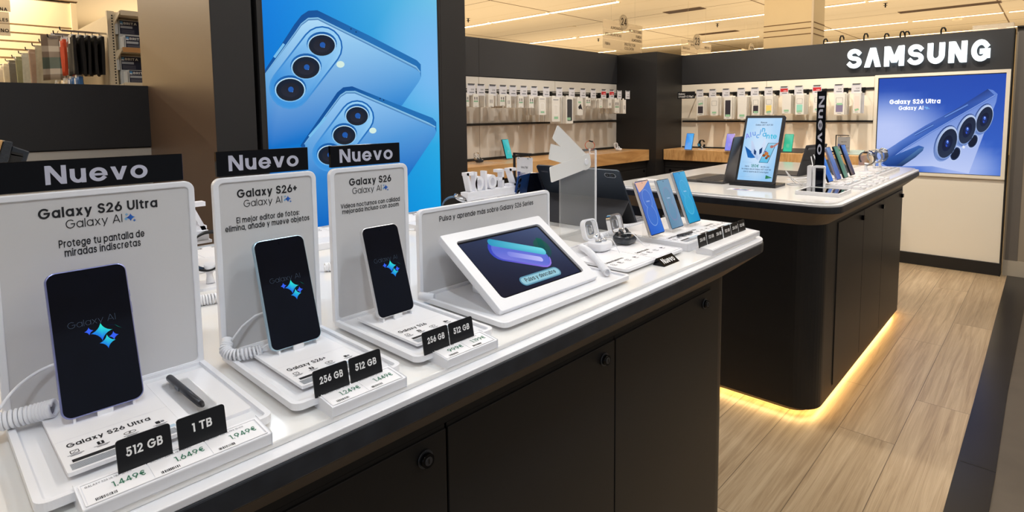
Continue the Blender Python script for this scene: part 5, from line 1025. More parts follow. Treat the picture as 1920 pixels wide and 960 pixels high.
def package(label, M, w, h, d, art, grp, edge=None, hang=True):
    mb = MB(); mb.box((-w/2, -h, -d), (w/2, 0, 0), M_BOX); mb.bevel(.0008, 1); z = .0005
    if hang: mb.box((-w*.22, 0, -d*.6), (w*.22, .012, -d*.5), M_BOX)
    if art: art(mb, w, h, z)
    return solo('boxed_accessory', label, 'package', mb, M, grp)
def a_stick(mb, w, h, z, u=-.3, v=-.8, k=.6, rot=0):
    c, s = math.cos(rot), math.sin(rot); P = [(-k*w/2, -h*.05), (k*w/2, -h*.05), (k*w/2, h*.05), (-k*w/2, h*.05)]; mb.poly([(u*w+x*c-y*s+w*.3, v*h+x*s+y*c, z+.0003) for x, y in P], M_STK)
def a_cable(mb, w, h, z):
    for u in (-.2, .2): mb.rr(u*w-.07*w, -h*.42, u*w+.07*w, -h*.22, .001, 0, z, M_LETK, 2); mb.tube([(u*w, -h*.42, z), (u*w, -h*.6, z)], w*.025, M_LETK, 5)
    a_stick(mb, w, h, z, -.3, -.56, .8); mb.poly([(-w*.2, -h*.94, z), (w*.2, -h*.94, z), (w*.2, -h*.92, z), (-w*.2, -h*.92, z)], M_GREY)
def a_plain(mb, w, h, z):
    mb.frame(-w*.26, -h*.72, w*.26, -h*.32, w*.02, w*.08, 0, z, PRN, None, 4); mb.poly([(-w*.35, -h*.12, z), (w*.3, -h*.12, z), (w*.3, -h*.09, z), (-w*.35, -h*.09, z)], M_GREY); a_stick(mb, w, h, z, -.3, -.84, .5)
def a_thin(mb, w, h, z):
    for u in (-.14, .14): mb.rr(u*w-.04*w, -h*.7, u*w+.04*w, -h*.4, .001, 0, z, M_LETK, 2)
    mb.poly([(-w*.2, -h*.95, z), (w*.2, -h*.95, z), (w*.2, -h*.93, z), (-w*.2, -h*.93, z)], M_GREY)
def a_dark(mb, w, h, z): mb.rr(-w*.36, -h*.9, w*.36, -h*.09, w*.12, 0, z, M_COVER, 4); a_stick(mb, w, h, z, -.42, -.82, .5)
def a_plug(mb, w, h, z): mb.poly([(-w*.36, -h*.52, z), (w*.1, -h*.32, z), (w*.26, -h*.5, z), (w*.42, -h*.68, z), (w*.05, -h*.62, z), (-w*.2, -h*.66, z)], M_LETK); a_stick(mb, w, h, z, -.4, -.24, .5)
def a_case(col, top=.42, frame=True, stk=-.84, rot=0):
    def f(mb, w, h, z):
        if frame: mb.frame(-w*.34, -h*.46, w*.3, -h*.2, w*.02, w*.03, 0, z, M_LETK, None, 3)
        if col: mb.rr(-w*.34, -h*.88, w*.32, -h*(.5 if frame else .15), w*.03, 0, z, mat('case_%d_%d_%d' % col, col, .5, noise=.04), 3)
        a_stick(mb, w, h, z+.0003, -.3, stk, .55, rot); mb.poly([(-w*.2, -h*.95, z), (w*.2, -h*.95, z), (w*.2, -h*.93, z), (-w*.2, -h*.93, z)], M_GREY)
    return f
LT = [(883.8, 166.7), (901.9, 167.2), (923.8, 168.5), (943.3, 169.3), (961.9, 170.8), (982, 171.6), (1001.7, 172.4), (1024.4, 173.8), (1048.8, 174.2), (1072.3, 174.8), (1093.1, 176.6), (1112.6, 177.6), (1132, 178.1), (1147, 178.6), (1161.6, 179.9), (1177, 180.4)]
LP = [(871, 176, 880, 200, a_cable), (887, 176, 897.5, 201, a_cable), (915.5, 177, 926, 200.5, a_thin), (937, 177, 947, 199, a_cable), (949.5, 179, 958.5, 202, a_thin), (972, 179.5, 981, 202, a_cable), (992, 180, 1001, 202.5, a_cable), (1010, 182, 1024, 215.5, a_plain), (1035, 182, 1050, 228, a_plain), (1061.5, 181.5, 1074.5, 231.5, a_dark), (1082.5, 184, 1093, 216, a_plug), (1098, 183.5, 1107.5, 199, a_cable), (1123, 187.5, 1130, 202.5, a_plain), (1140, 186, 1147, 203, a_thin), (1152.5, 186, 1161, 212, a_cable), (1168, 187, 1173.5, 213, a_thin)]
PRNGREY = None
for i, ((u, v), (a, b, c_, d_, art)) in enumerate(zip(LT, LP)):
    xt = -3.06; q = onx(u, v, xt); nm = ORD[i]+' from the tall box'
    peg('black peg with price tag on the left wall, %s' % nm, FR((XL+.008, q.y, 1.448)), xt-XL-.012, .082 if i < 14 else .076, .082, i in (12, 13), 'pegs on the left wall')
    p, p2 = onx(a, b, xt+.006), onx(c_, d_, xt+.006); w = p2.y-p.y; h = p.z-p2.z; n = 6 if h < .16 else 4; dd = (.040 if h > .16 else .026)
    kind = {a_cable: 'boxed cable', a_thin: 'slim boxed cable', a_plain: 'plain white charger box', a_dark: 'white box with strap picture', a_plug: 'box with black plug picture'}[art]
    x_ = xt+.006
    for k_ in range(n):
        lab = 'front %s, left wall peg %s' % (kind, nm) if k_ == 0 else 'rear box behind the front one, left wall peg %s' % nm
        package(lab, FR((x_, (p.y+p2.y)/2+(rnd.uniform(-.016, .016) if k_ else 0), p.z)), w, h, dd, art if k_ == 0 else None, 'boxes on the left wall peg, %s' % nm); x_ -= dd+.004
BT = [(1312, 178.6), (1336, 178.6), (1361, 177.5), (1389.5, 176.4), (1415, 175.8), (1441, 174.6), (1470, 173.5), (1497.6, 173.3), (1531.7, 171.8), (1572.3, 170.6), (1605.6, 168.9)]
BP = [(1306.7, 182.5, 1320.4, 216.5, a_case((58, 52, 60), stk=-.36, rot=.2)), (1332.5, 182.5, 1346, 216.5, a_case(None)), (1357.7, 182, 1372, 223.3, a_case((52, 48, 56), frame=False)), (1383.4, 181.5, 1399.5, 223.3, a_case(None, frame=False)), (1410.4, 180, 1424, 216, a_case((52, 46, 54))), (1434.4, 179.5, 1448.8, 215.3, a_case((240, 214, 120), rot=.15)), (1467, 178, 1482.4, 213, a_case(None, frame=False)), (1491.6, 177.5, 1507, 214.7, a_case((150, 214, 196), rot=.1)), (1525.4, 176, 1540, 210.7, a_case(None)), (1564.9, 175.5, 1583.2, 214.7, a_case((130, 120, 150), stk=-.5)), (1600.4, 174, 1613, 212.4, a_case((246, 214, 204), frame=False, stk=-.82, rot=.3))]
WH = ['dark-cased', 'clear-framed', 'tall dark-cased', 'tall plain white', 'black-cased', 'yellow-cased', 'plain pale', 'mint-cased', 'half-hidden white', 'speckled-cased', 'pale pink-cased']
for i, ((u, v), (a, b, c_, d_, art)) in enumerate(zip(BT, BP)):
    yt = 5.40; q = ony(u, v, yt); nm = ORD[i]+' from the corner pier'
    peg('black peg with price tag on the back wall, %s' % nm, FR((q.x, YB-.008, 1.448), (1, 0, 0), (0, 0, 1)), YB-yt-.012, .072, .080, i in (6, 8), 'pegs on the back wall')
    p, p2 = ony(a, b, yt-.006), ony(c_, d_, yt-.006); w = p2.x-p.x; h = p.z-p2.z; y_ = yt-.006; dd = .026
    for k_ in range(5):
        lab = 'front %s phone case box, back wall peg %s' % (WH[i], nm) if k_ == 0 else 'rear case box behind the front one, back wall peg %s' % nm
        package(lab, FR(((p.x+p2.x)/2+(rnd.uniform(-.006, .006) if k_ else 0), y_, p.z), (1, 0, 0), (0, 0, 1)), w, h, dd, art if k_ == 0 else None, 'boxes on the back wall peg, %s' % nm); y_ += dd+.004
p, p2 = ony(1271, 172.5, 5.4), ony(1303, 184.5, 5.4); mb = MB(); W_, H_ = p2.x-p.x, p.z-p2.z; mb.rr(0, 0, W_, H_, .002, 0, .004, M_TAG, 2); mb.text('Galaxy', W_*.06, H_*.56, H_*.26, .0044, M_LETWW, .16, fit=W_*.38, seg=5); mb.text('Z Fold7 | Z Flip7', W_*.06, H_*.16, H_*.26, .0044, M_LETWW, .16, fit=W_*.86, seg=5)
t = thing('category_sign', 'small black sign with white lettering at the pier end of the back wall pegs', 'sign', FR((p.x, 5.4, p2.z), (1, 0, 0), (0, 0, 1))); part('sign_plate', mb, t); mb = MB(); mb.box((W_*.5, H_*.5, -.21), (W_*.54, H_*.6, 0), M_PEG); part('sign_arm', mb, t)

# ------------------------------------------------------------------ things on the oak counters
pz_ = .9045
def base_pad(label, M, w, d):
    mb = MB(); mb.rr(-w/2, -d/2, w/2, d/2, .004, 0, .004, M_CLEAR, 3); return solo('clear_plate', label, 'stand', mb, M)
def wphone(label, u, v, wall, bc, fn, tilt=18, notch=False):
    if wall == 'x': p = onz(u, v, .906); M = phone_M(p.x, p.y, .9065, tilt)
    else: p = onz(u, v, .906); M = FR((p.x, p.y, .9065), (1, 0, 0), (0, math.sin(R_(tilt)), math.cos(R_(tilt))))
    phone(label, M, .076, .165, bc, fn, r=.008, notch=notch); mb = MB()
    B = Matrix(((M[0][0], -M[0][1]*0+M[0][2], 0, p.x), (M[1][0], M[1][2], 0, p.y), (0, 0, 1, .9003), (0, 0, 0, 1)))
    T = M.inverted(); mb2 = MB(); n = Vector((M[0][2], M[1][2], 0)).normalized(); a = Vector((p.x, p.y, 0))-n*.03
    d = Vector((M[0][0], M[1][0], 0)).normalized(); m = FR((a.x, a.y, .9003), d, -n); base_pad('clear plate under the '+label.split(' on ')[0], m, .09, .10)
    mb3 = MB(); mb3.box((-.012, -.022, .004), (.012, -.016, .075), M_CLEAR); mb3.box((-.012, -.022, .0041), (.012, .0335, .0056), M_CLEAR); solo('clear_phone_stand', 'clear acrylic back stop of the '+label.split(' on ')[0], 'stand', mb3, m)
wphone('black phone with violet-blue screen on the left oak counter, cut by the tall box', 868, 302, 'x', (30, 32, 40), ws((70, 80, 220), (90, 90, 235), (60, 60, 210), (140, 130, 250)))
wphone('black phone with teal and pink screen on the left oak counter', 955, 298, 'x', (26, 30, 32), ws((30, 170, 170), (60, 190, 190), (40, 160, 165), (90, 195, 195)), notch=True)
wphone('blue-framed phone with sky-blue screen on the back oak counter by the pier', 1290, 281, 'y', (70, 120, 190), ws((90, 150, 235), (110, 180, 245), (40, 130, 225), (60, 170, 240)))
wphone('lilac phone with violet screen on the back oak counter', 1366, 283, 'y', (160, 160, 215), ws((120, 130, 235), (140, 130, 235), (150, 140, 230), (190, 160, 220)))
wphone('green-framed phone with mint screen on the back oak counter', 1476, 285, 'y', (30, 150, 120), ws((30, 190, 140), (60, 200, 160), (20, 160, 120), (40, 190, 150)), notch=True)
p = onz(899, 304, .906)
t = buds('black open earbud case on the left oak counter', p.x, p.y, .9045, False); base_pad('clear plate under the black earbud case on the left oak counter', Matrix.Translation((p.x, p.y, .9003)), .13, .16)
p = onz(1150, 281.5, .906); t = buds('silver-grey open earbud case at the far end of the left oak counter', p.x+.06, p.y, .9045, True); base_pad('dark plate under the silver-grey earbud case', Matrix.Translation((p.x+.06, p.y, .9003)), .15, .2)
q = onx(1106, 273, -3.05); smartwatch('orange-strapped black smartwatch on the left oak counter', Matrix.Translation((-3.05, q.y, q.z+.002)) @ Matrix.Rotation(R_(-57), 4, 'Z') @ Matrix.Rotation(R_(75), 4, 'X'), mat('orange_strap', (222, 84, 24), .45, noise=.05), mat('black_watch_case', (30, 34, 40), .3, metal=.5, noise=.04), r=.036)
watch_stand('white stem stand under the orange-strapped smartwatch', -3.05, q.y, .9005, q.z-.03)
q = ony(1316, 270, 5.40); smartwatch('round black smartwatch on the back oak counter beside the sky-blue phone', Matrix.Translation((q.x, 5.40, q.z)) @ Matrix.Rotation(R_(-15), 4, 'Z') @ Matrix.Rotation(R_(190), 4, 'X'), mat('black_rubber_strap', (24, 26, 28)), mat('black_watch_case', (30, 34, 40)), face=(60, 170, 210), r=.034)
watch_stand('white stem stand under the round black smartwatch', q.x, 5.40, .9005, q.z-.03)
q0, q1 = ony(1567, 253, 5.36), ony(1593, 253, 5.36); energy_stand('black wire stand with an energy card toned grey for shade, on the back oak counter', FR(((q0.x+q1.x)/2, 5.36, .9005), (1, 0, 0), (0, 0, 1)), q0.z-.9, (q1.x-q0.x)/2, 'Galaxy Tab S11', (q1.x-q0.x)*.9, .125, mat('shade_toned_card', (150, 150, 150), .5, noise=.02))  # white card standing in shade; the shade is put into its grey colour
for lab, x_, y_ in (('dark flat tablet lying on the back oak counter beside the mint phone', -1.68, 5.42), ('pale flat tablet lying on the back oak counter by the wire stand', -1.24, 5.44)):
    t = thing('flat_tablet', lab, 'tablet', Matrix.Translation((x_, y_, .9003)) @ Matrix.Rotation(R_(12), 4, 'X')); mb = MB(); mb.rr(-.10, -.07, .10, .07, .006, .014, .020, M_DARKMET if 'dark' in lab else mat('pale_green_glass', (168, 190, 186), .1, noise=.03), 4); part('tablet_body', mb, t); mb = MB(); mb.box((-.05, -.06, .0), (.05, -.05, .016), M_PEG); mb.box((-.05, -.05, .0), (.05, .06, .012), M_PEG); part('tilt_foot', mb, t)
for lab, x_, y_ in (('clear plate on the left oak counter beside the teal phone', -3.10, 2.98), ('clear plate on the left oak counter between the teal phone and the watch', -3.08, 3.95), ('clear plate on the left oak counter near the pier', -3.06, 4.35)): base_pad(lab, Matrix.Translation((x_, y_, .9003)), .2, .26)
# ------------------------------------------------------------------ the store beyond: ceiling fittings, aisle signs, linen racks
M_TUBE = mat('warm_fluorescent', (255, 240, 215), .4, emit=(255, 226, 178), es=9)
proto = None
ROWS = {9.15: [-10.05, -8.38, -6.72], 12.55: [-14.0, -12.3, -10.25, -8.5, -6.72, -5.21, -3.5, -1.85], 16.1: [-13.0, -11.3, -8.8, -6.75, -5.0, -3.39, -1.70, -.02], 19.05: [-12, -10.2, -8.3, -6.5, -4.9, -3.45, -1.95, -.2]}
def ceiling_light(label, x, y):
    global proto
    if proto is None:
        t = thing('ceiling_light', label, 'ceiling light', Matrix.Translation((x, y, 3.299)), 'fluorescent strips of the store ceiling')
        mb = MB(); mb.box((-.80, -.085, -.012), (.80, -.055, 0), M_CEIL); mb.box((-.80, .055, -.012), (.80, .085, 0), M_CEIL); part('housing', mb, t); mb = MB(); mb.box((-.79, -.052, -.010), (.79, .052, -.001), M_TUBE); part('tube', mb, t); proto = t; return
    dup(proto, Matrix.Translation((x, y, 3.299)), label)
RN = ['nearest', 'second', 'third', 'farthest']
for r, (y, xs) in enumerate(ROWS.items()):
    for k, x in enumerate(xs): ceiling_light('%s warm strip light from the left in the %s ceiling row' % (ORD[k], RN[r]), x, y)
t = None
for k, (u, v, lab) in enumerate(((878, 42, 'small ceiling sprinkler beside the tall box'), (1122, 78, 'small ceiling sprinkler left of the hanging sign 24'), (1345, 51, 'small ceiling sprinkler right of the hanging sign 23'), (1660, 14, 'small ceiling sprinkler above the dark fascia'))):
    p = onz(u, v, 3.22); s_ = thing('sprinkler', lab, 'sprinkler', Matrix.Translation((p.x, p.y, 3.30))); mb = MB(); mb.cyl((0, 0, -.005), (0, 0, 0), .035, M_DARKMET, 14); part('collar', mb, s_); mb = MB(); mb.cyl((0, 0, -.08), (0, 0, -.005), .012, M_PEG, 8); mb.cyl((0, 0, -.045), (0, 0, -.04), .035, M_PEG, 8); part('head', mb, s_)
M_VENT = mat('brown_vent_grille', (112, 84, 56), .6, noise=.05)
for lab, x0, x1, y in (('long brown ceiling vent above the glowing letters', -2.49, -.85, 14.5), ('long brown ceiling vent behind the sign 23', -6.9, -5.9, 14.55), ('brown ceiling vent at the right corner', -.55, .9, 14.5), ('brown ceiling vent left of the cream pillar', -5.9, -5.1, 10.9)):
    t = thing('ceiling_vent', lab, 'vent', Matrix.Translation(((x0+x1)/2, y, 3.2965))); w = (x1-x0)/2; mb = MB(); mb.frame(-w, -.14, w, .14, .02, .002, -.004, 0, M_VENT, .002, 2); part('vent_frame', mb, t)
    mb = MB()
    for j in range(6): mb.box((-w+.02, -.115+.04*j, -.003), (w-.02, -.10+.04*j, -.001), M_VENT)
    mb.box((-w+.02, -.12, -.001), (w-.02, .12, 0), M_SLOT); part('vent_slats', mb, t)
p = onz(1795, 36, 3.26); t = thing('smoke_detector', 'round white ceiling detector above the glowing letters', 'detector', Matrix.Translation((p.x, p.y, 3.30))); mb = MB(); mb.cyl((0, 0, -.03), (0, 0, 0), .13, M_CEIL, 20, .13); part('detector_base', mb, t); mb = MB(); mb.ell((0, 0, -.035), .10, .10, .05, M_CEIL, 18, 8); part('dome', mb, t)
p = onz(1072, 51, 3.29); mb = MB(); mb.cyl((0, 0, -.012), (0, 0, 0), .11, M_CEIL, 22); mb.bevel(.003); solo('ceiling_speaker', 'round flat ceiling disc left of the hanging sign 24', 'speaker', mb, Matrix.Translation((p.x, p.y, 3.30)))
M_SIGN = mat('translucent_sign_board', (238, 226, 204), .4, noise=.02, alpha=.62); M_SLET = mat('brown_black_letters', (52, 42, 36), .6, noise=.03)
def aisle_sign(label, x, y0, y1, z0, z1, num, left, right, r):
    t = thing('aisle_sign', label, 'sign', FR((x, (y0+y1)/2, z0))); w = (y1-y0)/2; h = z1-z0
    mb = MB(); n = 3
    for k in range(n): mb.box((-w, h*k/n+.004, -.004), (-.008, h*(k+1)/n-.004, .004), M_SIGN); mb.box((.008, h*k/n+.004, -.004), (w, h*(k+1)/n-.004, .004), M_SIGN)
    mb.box((-w, 0, -.005), (w, .004, .005), M_SIGN)
    for k in range(n):
        for (side, words) in ((-1, left), (1, right)):
            wd = words[k]
            if not wd: continue
            ls = wd.split('/'); cp = .042
            for q, l in enumerate(ls):
                tw = text_width(l, cp, .17, .12); u = (-w+.05 if k else -.03-tw) if side < 0 else (w-.03-tw if k < 2 else .03)
                mb.text(l, u, h*(n-1-k)/n+((.010 if k == 0 else .05) if len(ls) == 1 else .078-.062*q), cp, .0048, M_SLET, .18, seg=5)
    part('word_panels', mb, t)
    mb = MB(); mb.cyl((0, h, -.007), (0, h, .007), r, M_SIGN, 28); mb.cyl((0, h, .0065), (0, h, .0075), r*.93, M_SLET, 28); mb.cyl((0, h, .007), (0, h, .0085), r*.90, M_SIGN, 28); mb.text(num, 0, h-r*.42, r*.95, .0092, M_SLET, .17, 'c', seg=7); part('number_disc', mb, t)
    for s in (-.6, .6): mb = MB(); mb.cyl((w*s, h, 0), (w*s, 3.3-z0, 0), .0015, M_SIGN, 5); part('wire', mb, t)
aisle_sign('hanging aisle sign 24 listing pillow goods', -5.0, 7.33, 8.455, 2.25, 2.685, '24', ['ALMOHADAS', 'VISCOELÁSTICAS', 'FIBRA'], ['PROTECTORES', 'FUNDA/ALMOHADA', 'PROTECTOR/COLCHÓN'], .12)
a, b, c_ = onx(1278, 68, -5.0), onx(1333, 80, -5.0), onx(1278, 108, -5.0); aisle_sign('hanging aisle sign 23 listing bath goods', -5.0, a.y, b.y, c_.z, a.z-.05, '23', ['ACCESORIOS/DE BAÑO', 'BÁSCULAS', ''], ['MERCERÍA', '', ''], .15)
a = onx(1409, 88, -5.0); aisle_sign('hanging aisle sign 22, only its number disc showing above the fascia', -5.0, a.y-.55, a.y+.55, a.z-.58, a.z-.07, '22', ['', '', ''], ['', '', ''], .15)
a = onx(20, 68, -5.0)
t = thing('aisle_sign', 'hanging sign board at the far left, only its word endings in view', 'sign', FR((-5.0, .25, 1.807)))
mb = MB(); W_ = .25; U1 = a.y-.25
for k in range(4): mb.box((U1-.6, .078*k+.002, -.004), (U1+.010*(1 if k > 1 else .0)-.0, .078*(k+1)-.002, .004), M_SIGN)
for k, wd in enumerate(('DESAYUNO', 'MANTELES', 'COCINA')): cp = .022; tw = text_width(wd, cp, .2, .14); mb.text(wd, U1-.006-tw, .024+.068*k, cp, .0046, M_SLET, .2, sp=.14, seg=6)
part('word_panels', mb, t)
for u in (-.3, U1-.05): mb = MB(); mb.cyl((u, .31, 0), (u, 3.3-1.807, 0), .0015, M_SIGN, 5); part('wire', mb, t)

# end rack with filter boxes, linen hooks behind it
M_RACK = mat('cream_rack_metal', (226, 212, 184), .4, noise=.03); M_BRI = mat('navy_box_print', (38, 44, 66), .5, noise=.06); M_BRIW = mat('white_box_side', (216, 220, 220), .5, noise=.03)
XE = -4.47
t = thing('end_shelf', 'cream metal end rack with slotted upright and shelves of navy boxes', 'shelf', Matrix.Translation((XE, 1.2, 0)))
mb = MB(); mb.box((XE-.03, .965, 0), (XE+.005, 1.005, 1.955), M_RACK)
for k in range(30): mb.box((XE+.005, .988, 1.40+.018*k), (XE+.0056, .996, 1.409+.018*k), M_SLOT)
part('upright', mb, t, world=True)
mb = MB(); mb.box((XE-.03, 1.005, 0), (XE-.025, 1.45, 1.955), M_RACK); part('back_panel', mb, t, world=True)
for z in (1.467, 1.688, 1.918):
    mb = MB(); mb.box((XE-.024, 1.006, z), (XE+.15, 1.45, z+.018), M_RACK); mb.box((XE+.15, 1.006, z-.004), (XE+.158, 1.45, z+.026), mat('kraft_shelf_edge', (190, 140, 86), .6, noise=.06) if z == 1.688 else M_RACK); sh = part('shelf_board', mb, t, world=True)
    mb = MB(); T_ = Matrix.Translation((-XE, -1.2, 0)); pr_ = [(XE, z-.05), (XE+.15, z+.004), (XE+.15, z+.022), (XE, z+.004)]
    a = [mb.v((x_, 1.0, z_)) for x_, z_ in pr_]; b = [mb.v((x_, 1.006, z_)) for x_, z_ in pr_]; mb.f(a, M_RACK); mb.f(b[::-1], M_RACK)
    for i in range(4): mb.f([a[i], b[i], b[(i+1) % 4], a[(i+1) % 4]], M_RACK)
    mb.bm.transform(T_); part('bracket', mb, sh)
def navy_box(label, x, y, z, w, h, d):
    mb = MB(); mb.box((-.0, 0, -d), (w, h, 0), M_BRIW); mb.poly([(.004, .003, .0004), (w, .003, .0004), (w, h-.003, .0004), (.004, h-.003, .0004)], M_BRI); mb.text('BRITA', .026, h*.70, h*.17, .0008, M_BRIW, .2, 'l', fit=.075, seg=6)
    mb.poly([(.007, h*.68, .0008), (.022, h*.68, .0008), (.022, h*.90, .0008), (.007, h*.90, .0008)], PRN, (96, 160, 214)); mb.poly([(.007, h*.68, .001), (.022, h*.68, .001), (.022, h*.75, .001), (.007, h*.78, .001)], PRN, (226, 236, 244)); mb.poly([(.008, h*.44, .0008), (.075, h*.44, .0008), (.075, h*.60, .0008), (.008, h*.60, .0008)], PRN, (170, 176, 184))
    for q in range(4): mb.poly([(.012, h*(.10+.07*q), .0008), (.085, h*(.10+.07*q), .0008), (.085, h*(.13+.07*q), .0008), (.012, h*(.13+.07*q), .0008)], PRN, (110, 112, 124))
    solo('filter_box', label, 'box', mb, FR((x, y, z)), 'navy filter boxes on the end rack')
for lab, y, z, x in (('navy filter box standing behind on the top shelf of the end rack', 1.024, 1.8095, XE+.02), ('navy filter box in front on the middle shelf level, under the top one', 1.039, 1.7065, XE+.075), ('navy filter box behind on the lower shelf of the end rack', 1.019, 1.5785, XE+.02), ('navy filter box in front at the bottom of the end rack', 1.047, 1.4865, XE+.075)):
    navy_box(lab, x, y, z, .15, .092, .045)
    mb = MB(); mb.box((-.016, 0, -.045), (-.002, .082, 0), M_BRIW); mb.bevel(.0008, 1); solo('slim_box', 'slim pale box left of the '+lab.split(' of the end')[0].replace('on the middle shelf level, under the top one', 'under the top one'), 'box', mb, FR((x, y-.002, z)), 'slim pale boxes on the end rack')
    if z > 1.8 or (1.55 < z < 1.6): mb = MB(); mb.box((0, 0, -.04), (.14, z-(1.706 if z > 1.8 else 1.4855)-.001, 0), M_BRIW); solo('pale_carton', 'pale carton carrying the '+lab.split(' of the end')[0], 'box', mb, FR((x, y, 1.7065 if z > 1.8 else 1.4855)))
mb = MB(); mb.box((-9.0, 1.0, 0), (XE-.03, 1.04, 1.95), M_RACK); struct('wall_rack', mb)
CL = [(214, 204, 180), (196, 186, 160), (150, 150, 116), (226, 216, 196), (176, 150, 130), (120, 116, 104), (222, 200, 190), (206, 206, 190)]
def cloth(label, x, y, z, w, h, th, m, grp, wob=1.0, rz=0, check=False, wrap=None):
    t = thing('hanging_linen', label, 'linen', FR((x, y, z), (math.cos(R_(rz)), math.sin(R_(rz)), 0), (0, 0, 1)), grp); mb = MB(); nu, nv = 10, 8
    ph = rnd.uniform(0, 6)
    def off(s, q): return wob*.008*math.sin(s*9+ph+q*2)*(.3+q)+wob*.004*math.sin(s*23+ph)
    G = [[[mb.v((-w/2+w*s/nu+wob*.01*math.sin(q/nv*3+ph)*(q/nv), -h*q/nv*(1-.03*math.sin(s/nu*3.1)), off(s/nu, q/nv)+side*th/2)) for s in range(nu+1)] for q in range(nv+1)] for side in (1, -1)]
    def colr(s, q):
        if not check: return None
        cols = [(150, 132, 112), (236, 228, 208), (150, 132, 112), (60, 96, 84), (236, 228, 208), (150, 132, 112)]
        a = cols[min(5, int(q*6))]; b = (240, 232, 214) if s in (2, 3, 4, 6, 7) else (120, 102, 84); return lin(mixc(a, b, .42))
    for q in range(nv):
        for s in range(nu):
            mb.f([G[0][q][s], G[0][q+1][s], G[0][q+1][s+1], G[0][q][s+1]], PRN if check else m, colr(s, q/nv), True); mb.f([G[1][q][s], G[1][q][s+1], G[1][q+1][s+1], G[1][q+1][s]], PRN if check else m, colr(s, q/nv), True)
    for q in range(nv):
        mb.f([G[0][q][0], G[1][q][0], G[1][q+1][0], G[0][q+1][0]], m); mb.f([G[0][q][nu], G[0][q+1][nu], G[1][q+1][nu], G[1][q][nu]], m)
    for s in range(nu): mb.f([G[0][nv][s], G[1][nv][s], G[1][nv][s+1], G[0][nv][s+1]], m); mb.f([G[0][0][s], G[0][0][s+1], G[1][0][s+1], G[1][0][s]], m)
    part('cloth', mb, t)
    mb = MB(); mb.box((-w*.2, -.006, -th*.5-.003), (w*.2, .012, th*.5+.003), M_MILK); mb.tube([(0, .012, 0), (0, .022, 0), (.006, .028, 0)], .002, M_PEG, 5); part('clip_hanger', mb, t)
    mb = MB(); mb.poly([(w*.1, -.05, th/2+.014), (w*.34, -.05, th/2+.014), (w*.34, -.012, th/2+.014), (w*.1, -.012, th/2+.014)], M_CARD); part('paper_tag', mb, t)
HX = [-4.62, -4.84, -5.06, -5.40, -5.72, -6.06, -6.44, -6.86, -7.32, -7.84, -8.42]
M_SAT = mat('glossy_wrapped_linen', (214, 204, 180), .15, noise=.12, nscale=30, bump=.3)
for i, x in enumerate(HX):
    t = thing('linen_hook', 'long metal linen hook on the rack, %s from the end upright' % ORD[i], 'hook', FR((x, 1.0, 1.825), (1, 0, 0), (0, 0, 1)), 'linen hooks of the rack')
    mb = MB(); mb.box((-.004, -.006, 0), (.004, .006, .25), M_SILV); mb.box((-.012, -.03, 0), (.012, .02, .006), M_RACK); part('hook_bar', mb, t); mb = MB(); mb.tube([(0, .0, .25), (0, .004, .256), (0, .022, .258)], .004, M_PEG, 6); part('hook_tip', mb, t)
    ys = ((.80, .835, .87, .905, .94), (.79, .83, .88, .93), (.80,))[i] if i < 3 else (.79, .85, .92)
    for k, y in enumerate(ys):
        lab = '%s linen piece on the %s rack hook from the upright' % (ORD[k], ORD[i])
        if i == 0: cloth('black quilted '+lab, x+.01*k, y, 1.790, .20, .245, .014, mat('black_quilted_cloth', (34, 32, 32), .8, noise=.2, nscale=60, bump=.5), 'black linen on the first hook', .6)
        elif i == 1: cloth(('orange-red ' if k < 2 else 'beige ')+lab, x, y, 1.79, .10, .235, .014, mat('orange_red_cloth', (226, 84, 44), .8, noise=.1) if k < 2 else mat('beige_cloth', (206, 184, 150), .8, noise=.1), 'linen on the second hook', .6)
        elif i == 2: cloth('brown, green and white checked '+lab, x, y, 1.845, .19, .315, .012, mat('beige_cloth', (206, 184, 150), .8, noise=.1), 'linen on the third hook', .4, rz=72, check=True)
        else:
            j = (i*3+k*2) % 8; m = mat('wrapped_linen_%d' % j, CL[j], .2, noise=.15, nscale=40, bump=.4); cloth('film-wrapped '+lab, x, y, 1.80, .15, .30, .016, m, 'wrapped linen on the %s hook' % ORD[i], .6, rz=62+rnd.uniform(-2, 2))
for i, x in enumerate((-4.62, -4.80, -5.0, -5.3, -5.7, -6.2, -6.8)):
    lab = ('bright blue' if i < 2 else 'pale')+' linen piece on the lower hooks, %s from the upright' % ORD[i]; cloth(lab, x, .82, 1.535, .13 if i < 2 else .2, .22, .02, mat('bright_blue_cloth', (64, 116, 176), .7, noise=.15) if i < 2 else mat('wrapped_linen_3', CL[3]), 'linen on the lower hooks', .7)
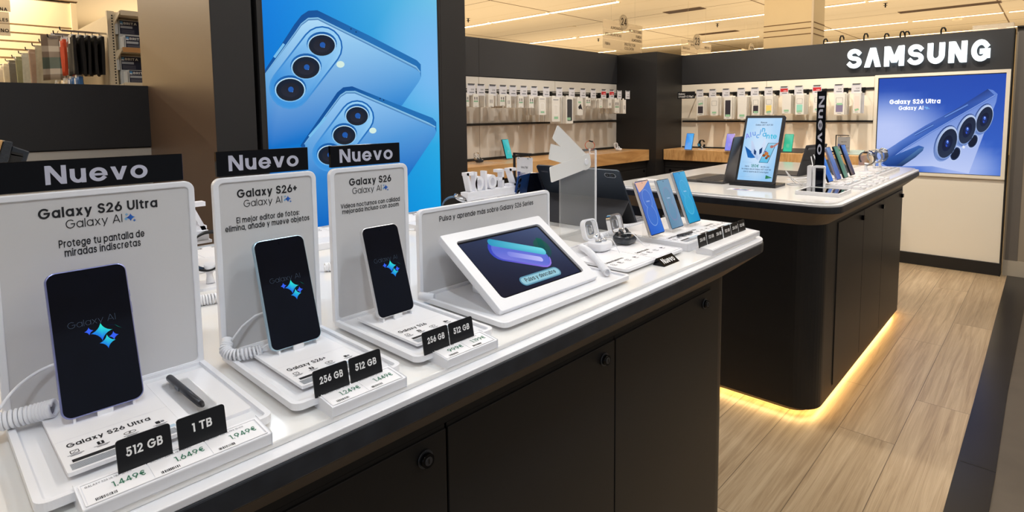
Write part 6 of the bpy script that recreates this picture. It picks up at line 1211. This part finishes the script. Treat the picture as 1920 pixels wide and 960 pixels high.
# clips and a clear box on top of the back wall
for i, (u, v) in enumerate(((1548, 76), (1578.7, 70), (1623.7, 66), (1662.7, 66), (1692, 62), (1701, 62), (1769, 55))):
    p = ony(u, v, 5.70); mb = MB(); h = max(.03, p.z-1.852+.012); mb.tube([(-.014, 0, 0), (-.014, 0, h*.7), (-.008, 0, h), (.006, 0, h), (.014, 0, h*.75), (.016, 0, h*.45)], [.006, .006, .007, .007, .006, .004], M_PEG, 7); solo('wall_clip', 'black hooked clip on top of the dark fascia, %s from the cream pillar' % ORD[i], 'clip', mb, Matrix.Translation((p.x, 5.70, 1.852)), 'clips on top of the back wall')
a, b = ony(1824, 58, 5.69), ony(1902, 52, 5.69); mb = MB(); mb.rr(a.x, 5.64, b.x, 5.74, .01, 1.853, 1.895, mat('crinkled_clear_film', (240, 226, 204), .25, alpha=.55, noise=.1, nscale=60, bump=.4), 3); solo('clear_box', 'crinkled clear box lying on top of the wall right of the letters', 'box', mb)
# vented black device by the left edge
def Vq(u, v): q = onx(u, v, -1.42); return (q.y, q.z)
q0 = Vq(28, 300); t = thing('vented_device', 'black vented device peeping over the leftmost Nuevo header', 'device', FR((-1.42, q0[0], 1.06)))
def dev(name, pts, w0, w1, m, slots=None):
    mb = MB(); P = [(Vq(*p)[0]-q0[0], Vq(*p)[1]-1.06) for p in pts]; mb.prism(P, w0, w1, m); mb.bevel(.002, 2)
    if slots:
        for a, b in slots: A, B = Vector(Vq(*a))-Vector((q0[0], 1.06)), Vector(Vq(*b))-Vector((q0[0], 1.06)); n = Vector((0, .0035)); mb.poly([(*(A-n), w1+.0004), (*(B-n), w1+.0004), (*(B+n), w1+.0004), (*(A+n), w1+.0004)], M_SLOT)
    part(name, mb, t)
M_PEB = mat('pebbled_black_plastic', (40, 44, 50), .5, noise=.4, nscale=160, bump=.6)
dev('device_grip', [(6, 263), (23, 266), (8, 330), (-14, 330)], -.06, .012, M_PEB); dev('vent_head', [(22, 273), (55, 284), (40, 330), (6, 330)], -.05, .004, mat('dark_vent_plastic', (36, 42, 50), .35, noise=.05), [((20, 287), (43, 291)), ((18, 291), (42, 296)), ((15, 298), (39, 302)), ((13, 304), (37, 309))])
dev('tan_side', [(-20, 258), (5, 263), (-14, 330), (-40, 330)], -.06, .010, M_OAK)
mb = MB(); mb.box((-.03, -.15, -.05), (.0, .02, -.02), M_PEB); part('stand_post', mb, t)
mb = MB(); mb.box((-.07, -.1495, -.09), (.06, -.138, .03), M_PEB); part('foot', mb, t)
